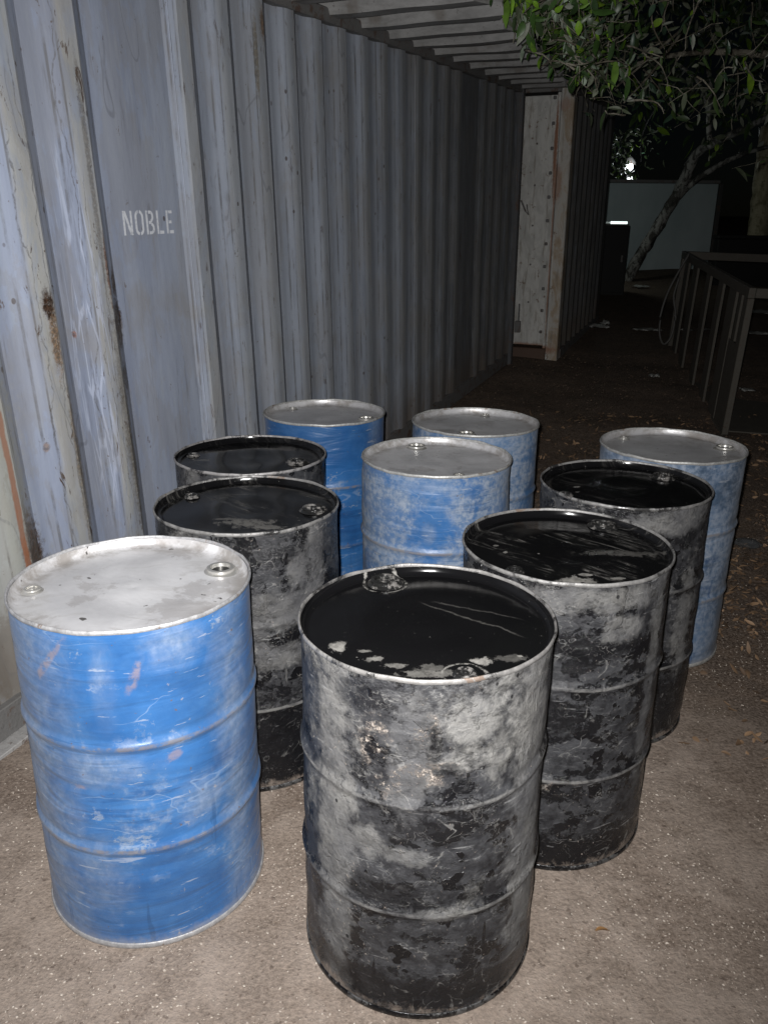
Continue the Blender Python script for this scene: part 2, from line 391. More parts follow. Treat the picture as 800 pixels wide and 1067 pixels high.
def rim_mat(seed, tar=.0, base=(.42, .42, .42)):
    m = N('worn_steel_rim'); o3 = m.map(m.co(), loc=(seed * 5.1, seed * 2, seed))
    n1 = m.noise(o3, 12, 6, .7, .6); n2 = m.noise(o3, 60, 4, .7)
    col = m.mix(m.ss(n2, .3, .7), base, tuple(c * .62 for c in base))
    col = m.mix(m.ss(n1, .60, .66, 0, .8), col, (.17, .12, .09))
    k = m.ss(m.noise(o3, 9, 8, .75, .2), .64 - .26 * tar, .74 - .26 * tar, 0, .85 if tar < .6 else 1)
    col = m.mix(k, col, (.008, .008, .009))
    return m.fin(col, m.fmix(k, .5, .18), .35, m.bump(m.ma('ADD', n2, m.mul(k, .8)), .4, .004))
def steel_mat():
    m = N('bare_steel'); v = m.co(); n = m.noise(v, 60, 4, .7)
    return m.fin(m.mix(n, (.45, .44, .42), (.62, .61, .58)), .33, .75, m.bump(n, .2, .003))
STEEL = steel_mat()
def tar_steel():
    m = N('tar_smeared_fitting'); v = m.co(); n = m.noise(v, 40, 4, .7); k = m.ss(n, .5, .6, 0, .7)
    return m.fin(m.mix(k, (.012, .012, .012), (.22, .21, .20)), .3, .1, m.bump(n, .5, .006))
TARFIT = tar_steel()
def hole_mat():
    m = N('dark_hole'); n = m.noise(m.co(), 30); return m.fin(m.mix(n, (.004, .004, .004), (.012, .011, .01)), .5)
HOLE = hole_mat()

# ------------------------------------------------------------------ drum geometry
SEG = 112
def lathe(prof, seed=0, amp=0.0, uvh=.88, seg=SEG, dents=()):
    bm = bmesh.new(); uvl = bm.loops.layers.uv.new('UVMap'); rows = []
    for (r, z) in prof:
        row = []
        for k in range(seg):
            th = PI / 2 + 2 * PI * k / seg
            c, s = math.cos(th), math.sin(th); rr = r
            if amp:
                e = min(1, z / .06, max(0, (.87 - z)) / .06)
                p = Vector((c * 1.3 + seed * 7, s * 1.3, z * 3.4))
                rr += amp * e * (noise.noise(p) + .45 * noise.noise(Vector((c * 3 + seed, s * 3, z * 13))))
                for (dd, dz, ru, rz, dep) in dents:
                    da = ((math.degrees(th) - dd + 180) % 360 - 180) / ru; db = (z - dz) / rz
                    rr -= dep * math.exp(-(da * da + db * db) * 2)
            row.append(bm.verts.new((rr * c, rr * s, z)))
        rows.append(row)
    for i in range(len(rows) - 1):
        for k in range(seg):
            k2 = (k + 1) % seg
            f = bm.faces.new((rows[i][k], rows[i][k2], rows[i + 1][k2], rows[i + 1][k]))
            us = (k / seg, (k + 1) / seg, (k + 1) / seg, k / seg); zs = (prof[i][1],) * 2 + (prof[i + 1][1],) * 2
            for l, a, b in zip(f.loops, us, zs): l[uvl].uv = (a, b / uvh)
    return bm
def body_profile():
    P = []
    n = 120
    for i in range(n + 1):
        z = .012 + (.872 - .012) * i / n; r = .2825
        for hz in (.2985, .5835):
            q = (z - hz) / .0105; r += .0068 * math.exp(-q * q)
            q2 = (abs(z - hz) - .021) / .008; r -= .0014 * math.exp(-q2 * q2)
        P.append((r, z))
    return P
def ring_profile(zc, r, hh, t):   # a rolled seam: closed loop
    P = []
    for k in range(13):
        a = 2 * PI * k / 12
        P.append((r + t * math.cos(a), zc + hh * math.sin(a)))
    return P
BZ = .86
def bung(parent, ang, rad, size, kind, steel, dark):
    x, y = rad * math.cos(R(ang)), rad * math.sin(R(ang)); z = BZ
    if size == 'large': ro, ri, hh = .036, .0265, .011
    else: ro, ri, hh = .021, .014, .007
    prof = [(ro * 1.28, 0), (ro * 1.1, .004), (ro, .005), (ro, hh), (ro * .93, hh + .0015), (ri, hh + .001), (ri, hh - .003), (ri * .95, .002)]
    if kind == 'open': prof += [(ri * .93, -.004), (ri * .0 + .001, -.004)]
    else: prof += [(ri * .9, hh - .004), (ri * .45, hh - .004), (ri * .42, hh + .001), (ri * .30, hh + .001), (ri * .28, hh - .004), (.0005, hh - .004)]
    b = lathe(prof, seg=28)
    bmesh.ops.translate(b, verts=b.verts, vec=(x, y, z))
    o = obj('bung_fitting' if size == 'large' else 'vent_fitting', b, steel, parent, True, 40)
    if kind == 'open':
        h = lathe([(.0005, .0030), (ri * .9, .0030)], seg=24); bmesh.ops.translate(h, verts=h.verts, vec=(x, y, z))
        obj('fitting_hole', h, dark, o)
    else:                                            # cross bar of the screwed plug
        h = bmesh.new(); box(h, (-ri * .8, -ri * .14, hh - .004), (ri * .8, ri * .14, hh + .0005), .0006)
        bmesh.ops.rotate(h, verts=h.verts, matrix=Matrix.Rotation(R(ang * 2.7), 3, 'Z'))
        bmesh.ops.translate(h, verts=h.verts, vec=(x, y, z)); obj('plug_bar', h, steel, o)
def make_drum(loc, seed, label, group, body, lid, rim, large, small, amp=.0055, dents=(), fit=None, turn=0, lidz=.852, brim=None):
    name = 'steel_drum'
    t = empty(name, (loc[0], loc[1], 0.0)); tag(t, label, 'drum', group)
    obj('body', lathe(body_profile(), seed, amp, dents=dents), body, t, True)
    P = [(.0005, lidz)] + [(.262 * i / 14, lidz + .0016 * math.sin(i * .7 + seed)) for i in range(1, 15)] + [(.268, lidz - .001), (.2745, lidz + .002), (.2785, lidz + .008), (.2812, .874)]
    bm = bmesh.new(); rows = []
    for i, (r, z) in enumerate(P):
        row = []
        for k in range(96):
            th = 2 * PI * k / 96; dz = .003 * noise.noise(Vector((r * math.cos(th) * 6 + seed * 3, r * math.sin(th) * 6, 1))) if i < 16 else 0
            row.append(bm.verts.new((r * math.cos(th), r * math.sin(th), z + dz)))
        rows.append(row)
    for i in range(len(P) - 1):
        for k in range(96): bm.faces.new((rows[i][k], rows[i][(k + 1) % 96], rows[i + 1][(k + 1) % 96], rows[i + 1][k]))
    obj('lid', bm, lid, t, True)
    rp = lathe(ring_profile(.8755, .2848, .0060, .0031), seed, 0)
    for v in rp.verts:
        a = math.atan2(v.co.y, v.co.x); v.co *= 1 + .0028 * noise.noise(Vector((math.cos(a) * 4, math.sin(a) * 4, seed)))
        v.co.z = v.co.z + .0018 * noise.noise(Vector((math.cos(a) * 5, math.sin(a) * 5, seed + 9)))
    obj('top_rim', rp, rim, t, True)
    obj('bottom_rim', lathe(ring_profile(.009, .2838, .0085, .0032), seed, 0), brim or rim, t, True)
    fit = fit or (STEEL, STEEL)
    global BZ; BZ = lidz
    bung(t, large[0], large[1], 'large', large[2], fit[0], HOLE); bung(t, small[0], small[1], 'small', small[2], fit[1], HOLE)
    return t
BG, KG = 'blue steel drums with grey lids', 'black tar-coated steel drums'
BRIM = rim_mat(20, .85, (.12, .12, .12))
# the drums, from the nearest on
A = make_drum((-.616, 1.817), 1, 'bright blue drum with a shiny pale grey lid at the front left by the container', BG,
    blue_body(1, .30, [(303, .83, .05, .045, .8), (271, .74, .018, .075, .65), (313, .40, .05, .05, .7), (262, .52, .09, .045, .7), (228, .45, .10, .55, .75), (335, .45, .045, .6, .7), (275, .43, .10, .028, -.9), (287, .66, .12, .07, -.7), (258, .22, .05, .10, .6), (243, .60, .04, .04, -.8)],
              edges=[(247, .80, .010, .045, .8), (285, .765, .010, .03, .3), (300, .545, .014, .012, .5), (255, .47, .02, .006, 0)]),
    silver_lid(1, 1.0, .35), rim_mat(1, .06, (.40, .40, .41)), (29, .223, 'open'), (-174, .240, 'plug'), .003,
    dents=[(275, .43, 45, .035, .005), (255, .47, 30, .02, .004), (290, .24, 50, .03, .004)])
B = make_drum((.098, 1.635), 2, 'black drum caked with grey dust, wet black lid, nearest in the front middle', KG,
    black_body(2, .66, [(225, .45, .05, .6, .8), (322, .55, .055, .5, .85), (287, .785, .055, .05, .85), (243, .476, .035, .035, .8), (319, .72, .035, .20, .8), (222, .5, .035, .5, .75), (330, .45, .03, .5, .75), (271, .53, .09, .035, -.7), (255, .33, .10, .05, -.6), (300, .68, .025, .05, .7), (262, .70, .05, .12, .5), (240, .82, .06, .03, -.6), (262, .455, .05, .02, .7), (276, .30, .06, .015, .6), (268, .07, .3, .05, -.8)],
               [(246, .72, .028, .05), (268, .755, .02, .035), (270, .665, .05, .02), (252, .64, .02, .03)], .32),
    black_lid(2, .20, 0, [(-.195, -.112, .014, .020, .8), (-.115, -.158, .018, .009, .55), (-.07, -.185, .020, .007, .5), (.104, -.173, .017, .014, .85), (.17, -.15, .03, .012, .25), (.19, -.14, .005, .004, .7), (-.135, -.13, .01, .005, .5), (.0, -.2, .03, .02, .25), (.0, -.215, .05, .012, .4)], [(.10, .03, .12, .006, -.75, .2), (.12, .07, .11, .005, -.45, .14)], [(.068, -.222, .045), (-.093, .219, .055)]), rim_mat(2, .55, (.27, .262, .255)), (113, .238, 'plug'), (-73, .232, 'plug'), dents=[(245, .44, 14, .05, .007), (290, .70, 25, .03, .004), (270, .15, 40, .03, .004)], fit=(TARFIT, TARFIT), lidz=.855, brim=BRIM)
Cc = make_drum((.506, 2.09), 3, 'black drum with streaked grey smears over its wet lid, right behind the nearest black drum', KG,
    black_body(3, .24, [(270, .83, .30, .03, .55), (318, .62, .03, .35, .6), (268, .70, .20, .035, -.9), (262, .50, .07, .05, -.9), (262, .06, .35, .06, -.95), (290, .75, .05, .04, .6)], [(265, .27, .05, .02)], .30),
    black_lid(3, .22, .55, [(-.02, -.205, .045, .018, .8), (.02, -.17, .02, .006, .7), (.09, -.19, .022, .010, .6), (-.19, .03, .008, .006, .6), (-.17, -.02, .007, .006, .6), (-.08, -.03, .003, .003, .7), (.15, -.02, .10, .02, .25)]), rim_mat(3, .55, (.27, .265, .26)), (52, .250, 'plug'), (-137, .225, 'plug'), fit=(TARFIT, TARFIT), lidz=.855, brim=BRIM)
D = make_drum((.830, 2.668), 4, 'dusty black drum with glossy lid just in front of the far right blue drum', KG,
    black_body(4, .58, [(300, .78, .05, .04, -.7), (310, .45, .05, .2, .7), (290, .83, .2, .04, .7), (300, .12, .3, .14, -.8)], [], .40),
    black_lid(4, .18, .15, [(-.16, .02, .012, .008, .6), (-.17, -.04, .010, .006, .5)]), rim_mat(4, .55, (.27, .265, .26)), (38, .225, 'plug'), (200, .235, 'plug'), fit=(TARFIT, TARFIT), lidz=.855, brim=BRIM)
E_ = make_drum((1.172, 3.205), 5, 'dull blue drum with a grey lid at the far right, behind a dusty black drum', BG,
    blue_body(5, .85, [(320, .60, .06, .5, .7), (290, .75, .05, .1, -.6), (300, .2, .2, .2, -.3)], bluec=((.040, .060, .090), (.050, .078, .125))),  # dulled paint and wear also stand in for weak flash light here
    silver_lid(5, .82, .45), rim_mat(5, .05, (.42, .42, .41)), (9, .235, 'open'), (128, .235, 'plug'))
F_ = make_drum((.199, 2.995), 6, 'blue drum with large peeled grey patches on its side, in the centre of the drums', BG,
    blue_body(6, .80, [(222, .70, .12, .22, .9), (285, .74, .045, .10, .85), (264, .70, .06, .16, -1.15), (245, .835, .09, .02, -.5), (318, .6, .05, .4, .8), (268, .835, .3, .02, .6), (262, .66, .02, .03, .7), (292, .815, .05, .02, -.9)]),
    silver_lid(6, 1.0, .3), rim_mat(6, .04, (.44, .44, .43)), (108, .225, 'open'), (-70, .206, 'plug'))
G_ = make_drum((.410, 3.598), 7, 'blue drum with a faded grey side, rearmost on the right of the centre pair', BG,
    blue_body(7, .85, [(300, .8, .1, .05, .6), (275, .83, .1, .03, -.6)], bluec=((.035, .085, .18), (.05, .125, .26))),
    silver_lid(7, .92, .3), rim_mat(7, .05, (.44, .44, .43)), (-109, .170, 'open'), (73, .24, 'plug'))
H_ = make_drum((-.287, 3.766), 8, 'deep blue drum with a clean side and grey lid, rearmost beside the container wall', BG,
    blue_body(8, .18, [(330, .5, .04, .6, .6)], bluec=((.014, .065, .19), (.022, .11, .30))),
    silver_lid(8, .88, .3), rim_mat(8, .05, (.44, .44, .43)), (-15, .205, 'open'), (136, .235, 'plug'))
I_ = make_drum((-.512, 2.995), 9, 'black drum mostly hidden behind another black drum, close to the container wall', KG,
    black_body(9, .30, [(230, .6, .04, .5, .6)], [], .1),
    black_lid(9, .20, .15, [(-.18, -.02, .03, .012, .3)]), rim_mat(9, .5, (.34, .33, .33)), (-13, .185, 'plug'), (170, .235, 'plug'), fit=(TARFIT, TARFIT), lidz=.855, brim=BRIM)
J_ = make_drum((-.430, 2.409), 10, 'black drum with grey smudges and a glossy lid, just behind the bright blue front drum', KG,
    black_body(10, .34, [(240, .82, .08, .05, .7), (300, .80, .10, .03, -.6), (310, .74, .04, .05, .6), (322, .5, .04, .5, .6), (290, .62, .2, .06, .45), (290, .15, .4, .2, -.9), (290, .47, .2, .04, .5)], [], .45),
    black_lid(10, .24, .3, [(.02, -.13, .08, .03, .35), (.08, -.16, .05, .02, .4), (-.03, -.10, .07, .01, .25)]), rim_mat(10, .55, (.27, .265, .26)), (-1, .209, 'plug'), (150, .235, 'plug'), fit=(TARFIT, TARFIT), lidz=.855, brim=BRIM)

# ------------------------------------------------------------------ containers (local x along the wall, y into it, z up)
dx = Vector((.38830466, .91979585, .05652518)).normalized()
up = Vector((-.03423876, -.08491635, .99579964)); up = (up - dx * up.dot(dx)).normalized()
ny = up.cross(dx)
CM = Matrix((dx, ny, up)).transposed().to_4x4(); CM.translation = Vector((-1.285, 2.380, 0.0))
def wall_mat(name, seed=0, rusty=1.0, base=((.185, .212, .285), (.25, .283, .365)), far=((.205, .228, .272), (.27, .295, .345)), creamc=((.25, .25, .215), (.35, .33, .27)), special=True):
    m = N(name); v = m.co(); X, Y, Z = m.xyz(v)
    sv = m.map(v, (1, 1, .10), (seed, 0, 0)); s2 = m.map(v, (1, 1, .3), (seed * 2, 0, 0))
    st = m.noise(sv, 9, 6, .62, .25); st2 = m.noise(sv, 34, 5, .65, .2); bl = m.noise(m.map(v, loc=(seed, 0, 0)), 2.1, 5, .6, .4)
    fine = m.noise(v, 48, 5, .7); patch = m.noise(s2, 7, 7, .68, .5)
    nearc = m.mix(m.ss(st, .3, .7), base[0], base[1]); farc = m.mix(m.ss(st, .3, .7), far[0], far[1])
    farc = m.mix(m.ss(m.ma('ADD', X, m.mul(bl, 1.2)), 3.0, 5.8, 0, .85), farc, m.mix(m.ss(st, .3, .7), (.082, .085, .088), (.125, .128, .13)))  # paint darkens toward the far end, standing in for light falloff
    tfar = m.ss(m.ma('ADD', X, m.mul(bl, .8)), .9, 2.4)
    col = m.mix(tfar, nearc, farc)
    col = m.mix(m.ss(st2, .50, .70, 0, .40), col, (.28, .31, .36))
    col = m.mix(m.ss(st2, .30, .44, .40, 0), col, (.075, .08, .095))
    col = m.mix(m.ss(bl, .54, .68, 0, .35), col, (.20, .19, .18))
    # the proud ribs are the ones rubbed down to cream primer
    rib = m.ss(m.ma('ADD', Y, m.mul(m.ma('SUBTRACT', patch, .5), .03)), -.002, .010, 1, 0)
    cream = m.mix(m.ss(patch, .35, .65), creamc[0], creamc[1])
    amt = m.mul(rib, m.mul(m.ss(patch, .36, .56, .30, 1), m.fmix(tfar, .75, .22)))
    col = m.mix(amt, col, cream)
    # chipped edges and rust
    chip = m.mul(m.ss(m.ma('ABSOLUTE', m.ma('SUBTRACT', Y, .006)), .004, .012, 1, 0), m.ss(m.noise(s2, 22, 6, .72, .8), .60, .635))
    chip = m.mul(chip, m.fmix(tfar, 1.0, .45))
    col = m.mix(m.mul(chip, rusty), col, (.045, .025, .016))
    rp = m.mul(m.ss(m.noise(m.map(v, (1, 1, .45)), 6.5, 7, .72, .7), .665, .69), m.ss(Z, 1.9, .6, .35, 1))
    col = m.mix(m.mul(rp, .85 * rusty), col, m.mix(m.ss(fine, .4, .6), (.11, .05, .028), (.035, .02, .014)))
    spk = m.ss(m.vor(m.map(v, (1, 1, .75)), 11), .075, .095, .8, 0)
    col = m.mix(m.mul(spk, m.ss(bl, .42, .55)), col, (.06, .045, .04))
    if special:
        # long crooked scratches and paint cracks by the near end
        wv = m.ma('ADD', X, m.mul(m.ma('SUBTRACT', m.noise(m.map(v, (1, 1, .8)), 3.2, 4, .6), .5), .14))
        wv2 = m.ma('ADD', X, m.mul(m.ma('SUBTRACT', m.noise(m.map(v, (1, 1, 1), (5, 3, 1)), 4.2, 5, .6), .5), .12))
        for (src, x0, wd, z0, z1) in ((wv, .70, .0035, .9, 2.3), (wv2, .745, .003, .7, 1.75), (wv, .50, .003, .6, 2.1), (wv2, .445, .0035, .6, 1.9), (wv2, .775, .0025, .5, 1.6)):
            k = m.ss(m.ma('ABSOLUTE', m.ma('SUBTRACT', src, x0)), wd * .4, wd, 1, 0)
            k = m.mul(k, m.mul(m.ss(Z, z0 - .1, z0), m.ss(Z, z1, z1 + .1, 1, 0)))
            col = m.mix(m.mul(k, m.ss(fine, .4, .6, .2, .6)), col, (.07, .07, .075))
        cr = m.nd('ShaderNodeTexVoronoi', feature='DISTANCE_TO_EDGE'); m.put(cr.inputs['Vector'], m.map(v, (1, 1, .09))); cr.inputs['Scale'].default_value = 42
        ck = m.mul(m.ss(cr.outputs['Distance'], .03, .09, 1, 0), m.mul(m.blob(X, Z, 0.0, .68, 1.25, .085, .62), m.ss(st2, .42, .55)))
        col = m.mix(m.mul(ck, .7), col, (.37, .41, .52))
        wob = m.ma('SUBTRACT', m.mul(m.ma('ADD', patch, fine), .9), .9)
        for (bx, bz, rx, rz, a, cc) in ((.10, .9, .16, 1.6, .8, (.27, .275, .25)), (.13, .28, .20, .16, .7, (.12, .105, .09)), (.80, .95, .025, .35, .6, (.10, .09, .075)), (.52, .75, .02, .3, .6, (.15, .12, .08)), (.78, 1.8, .012, .4, .5, (.10, .08, .06)), (.50, 1.30, .022, .13, .85, (.20, .12, .06)), (.49, 1.42, .026, .05, 1.0, (.06, .035, .022)), (.845, 1.45, .02, .05, .9, (.07, .04, .025)), (.81, .80, .018, .25, .7, (.11, .09, .06)), (.52, .95, .014, .2, .6, (.16, .11, .06)), (.835, 1.31, .034, .085, 1.0, (.05, .03, .02)), (.80, 1.50, .010, .12, .8, (.14, .06, .03)),
                                        (.84, 1.10, .02, .05, .8, (.04, .03, .022)), (.275, .52, .042, .19, 1.0, (.035, .02, .014)), (.255, .60, .045, .15, .55, (.12, .065, .035)), (2.0, 2.44, .03, .06, .9, (.16, .08, .03)), (1.93, 2.30, .012, .14, .7, (.13, .10, .045)),
                                        (.62, 1.30, .012, .012, .8, (.30, .15, .11)), (.40, .95, .01, .02, .7, (.20, .13, .09))):
            k = m.blob(X, Z, m.mul(wob, 1.9), bx, bz, rx, rz, .4)
            if rx > .1: col = m.mix(m.mul(k, a), col, cc); continue
            cc2 = m.mix(m.ss(m.noise(v, 75, 4, .75), .42, .56), cc, tuple(q * .35 for q in cc))
            col = m.mix(m.mul(m.mul(k, a), m.ss(m.noise(v, 55, 5, .75), .36, .50, .35, 1)), col, cc2)
        rs = m.ma('ADD', X, m.mul(m.ma('SUBTRACT', m.noise(v, 5, 4, .6), .5), .05))
        k = m.mul(m.ss(m.ma('ABSOLUTE', m.ma('SUBTRACT', rs, .215)), .008, .016, 1, 0), m.mul(m.ss(Z, .2, .3), m.ss(Z, 1.1, 1.35, 1, 0)))
        col = m.mix(m.mul(k, .85), col, (.22, .085, .04))
    run = m.mul(m.ss(m.noise(m.map(v, (1, 1, .07), (9, 0, 0)), 17, 6, .66, .2), .57, .66), m.ss(patch, .4, .6))
    col = m.mix(m.mul(run, m.fmix(tfar, .22, .22)), col, (.15, .125, .09))
    # thin dark lines in the folds and along the rib edges
    fold = m.mx(m.ss(m.ma('ABSOLUTE', m.ma('SUBTRACT', Y, .0235)), .001, .003, 1, 0), m.ss(m.ma('ABSOLUTE', m.ma('SUBTRACT', Y, .0065)), .0006, .0020, 1, 0))
    col = m.mix(m.mul(fold, m.ss(m.noise(m.map(v, (1, 1, .5), (3, 0, 0)), 8, 7, .7, .2), .40, .62, .04, .60)), col, (.06, .056, .05))
    cl2 = m.noise(m.map(v, (1, 1, .35), (8, 0, 2)), 4.5, 8, .68, .2)
    col = m.mix(m.ss(cl2, .50, .53, 0, .22), col, (.20, .185, .165))
    col = m.mix(m.ss(m.noise(m.map(v, (1, 1, .6), (1, 6, 2)), 26, 7, .72, .2), .655, .67, 0, .8), col, (.09, .065, .05))
    cur = m.ma('ABSOLUTE', m.ma('SUBTRACT', m.noise(m.map(v, (1, 1, .35), (4, 2, 1)), 2.2, 3, .5, .2), .5))
    col = m.mix(m.mul(m.ss(cur, .0015, .004, 1, 0), m.mul(m.ss(cl2, .46, .56), .35)), col, (.08, .085, .10))
    low = m.mul(m.ss(Z, .55, .12), m.ss(patch, .35, .6, .2, .7))
    col = m.mix(low, col, (.12, .095, .075))
    h = m.ma('ADD', m.mul(bl, 2.0), m.ma('ADD', m.mul(fine, .15), m.mul(amt, .25)))
    return m.fin(col, .55, nrm=m.bump(h, .35, .01), spec=.35)
WM = wall_mat('weathered_blue_grey_paint')
def rail_mat(name='rusty_grey_steel', a=(.10, .10, .10), b=(.16, .155, .15)):
    m = N(name); v = m.co(); n = m.noise(v, 12, 6, .7, .5); f = m.noise(v, 60, 4, .7)
    col = m.mix(n, a, b); col = m.mix(m.ss(n, .52, .62, 0, .8), col, (.08, .045, .03)); col = m.mix(m.ss(f, .6, .7, 0, .6), col, (.03, .022, .018))
    return m.fin(col, .7, nrm=m.bump(m.ma('ADD', n, f), .5, .008))
RM = rail_mat()
LEDGE = rail_mat('worn_grey_ledge', (.20, .20, .20), (.38, .37, .36))
# profile of the pressed wall as (x, y) pairs; y=0 proud, y=.036 recessed
DEPTH = .031; P_ = .284
def wall_profile():
    pts = []
    def period(x):       # starts with the proud rib
        return [(x, 0), (x + .070, 0), (x + .138, DEPTH), (x + .212, DEPTH), (x + P_ - .0, 0)]
    x = .73
    starts = []
    q = x
    while q > -2.6: starts.append(q); q -= P_
    starts = starts[1:][::-1]
    for s in starts: pts += period(s)[:4]
    pts += [(.73, 0), (.80, 0), (.866, DEPTH), (1.305, DEPTH)]       # wide plain panel with the stencil
    q = 1.365
    while q < 4.75: pts += period(q)[:4]; q += P_
    pts += [(q, 0), (q + .07, 0), (q + .138, DEPTH), (q + .60, DEPTH)]
    q += .67
    while q < 6.55: pts += period(q)[:4]; q += P_
    pts += [(q, 0)]
    return pts
WP = wall_profile()
def sheet(pts, z0, z1, nz=10, thick=.0025, wav=.0018, fine=.03):
    # subdivide along x for wobble, extrude a thin real sheet
    pp = []
    for a, b in zip(pts[:-1], pts[1:]):
        L = math.hypot(b[0] - a[0], b[1] - a[1]); k = max(1, int(L / fine))
        for i in range(k): pp.append((a[0] + (b[0] - a[0]) * i / k, a[1] + (b[1] - a[1]) * i / k))
    pp.append(pts[-1]); V = []; F = []; n = len(pp)
    for side in (0, 1):
        for j in range(nz + 1):
            z = z0 + (z1 - z0) * j / nz
            for (x, y) in pp:
                e = min(1, (z - z0) * 3, (z1 - z) * 3)
                V.append((x, y + side * thick + wav * e * noise.noise(Vector((x * 2.2, 3, z * 1.6))) + .35 * wav * e * noise.noise(Vector((x * 9, 1, z * 5))), z))
    o = (nz + 1) * n
    for j in range(nz):
        for i in range(n - 1):
            a = j * n + i; F.append((a, a + 1, a + n + 1, a + n)); F.append((o + a + 1, o + a, o + a + n, o + a + n + 1))
    for i in range(n - 1): F.append((i + 1, i, o + i, o + i + 1)); a = nz * n + i; F.append((a, a + 1, o + a + 1, o + a))
    for j in range(nz): F.append((j * n, (j + 1) * n, o + (j + 1) * n, o + j * n)); b = n - 1; F.append((b + (j + 1) * n, b + j * n, o + b + j * n, o + b + (j + 1) * n))
    return (V, [], F)
ct = empty('shipping_container', mat=CM)
tag(ct, 'weathered blue-grey corrugated shipping container stencilled NOBLE, along the left behind the drums', 'shipping container')
cuts = [-2.7, -.05, 1.33, 3.9, 7.2]; prev = [p for p in WP]
def cut_profile(a, b):
    out = []
    for i, p in enumerate(WP):
        if a <= p[0] <= b: out.append(p)
    def lerp(x):
        for p, q in zip(WP[:-1], WP[1:]):
            if p[0] <= x <= q[0] and q[0] > p[0]: t = (x - p[0]) / (q[0] - p[0]); return (x, p[1] + (q[1] - p[1]) * t)
    A_ = lerp(a); B_ = lerp(b)
    if A_ and (not out or out[0][0] > a + 1e-6): out = [A_] + out
    if B_ and (not out or out[-1][0] < b - 1e-6): out = out + [B_]
    return out
for a, b in zip(cuts[:-1], cuts[1:]):
    pr = cut_profile(a, b)
    obj('wall_panel', sheet(pr, .13, 2.545, 26), WM, ct, True, 24)
XA, XB = WP[0][0], WP[-1][0]
# weld seams between the wall sheets
for x in cuts[1:-1]:
    yy = next((p[1] + (q[1] - p[1]) * ((x - p[0]) / (q[0] - p[0])) for p, q in zip(WP[:-1], WP[1:]) if p[0] <= x <= q[0] and q[0] > p[0]), 0)
    bm = bmesh.new(); tube(bm, [(x, yy - .001, .135 + 2.4 * i / 20) for i in range(21)], .0035, 6, .5); obj('weld_seam', bm, WM, ct, True)
bm = bmesh.new(); box(bm, (XA, -.018, 2.535), (XB + .02, .05, 2.60), .006); obj('top_rail', bm, RM, ct)
bm = bmesh.new(); box(bm, (XA, .004, .02), (XB + .02, .045, .135), .003); obj('bottom_rail', bm, RM, ct)
bm = bmesh.new(); box(bm, (XA, -.050, -.004), (.95, .045, .018), .003); lg = obj('rail_ledge', bm, LEDGE, ct)
for i in range(14):
    bm = lathe([(.0005, 0), (.008, 0)], seg=12); bmesh.ops.translate(bm, verts=bm.verts, vec=(-.9 + i * .16, -.028, .0195)); obj('bolt_hole', bm, HOLE, lg)
bm = bmesh.new(); box(bm, (XB - .005, -.03, .0), (XB + .065, .12, 2.585), .006); obj('corner_post', bm, rail_mat('dark_post_paint', (.05, .052, .056), (.08, .082, .088)), ct)
bm = bmesh.new(); box(bm, (XA, 2.38, .0), (XB + .02, 2.43, 2.6)); obj('far_wall', bm, WM, ct)
bm = bmesh.new(); box(bm, (XA - .05, -.0, .0), (XA - .002, 2.43, 2.6)); obj('end_wall', bm, WM, ct)
bm = bmesh.new(); box(bm, (XB + .022, .125, .0), (XB + .055, 2.43, 2.6)); obj('end_wall', bm, WM, ct)
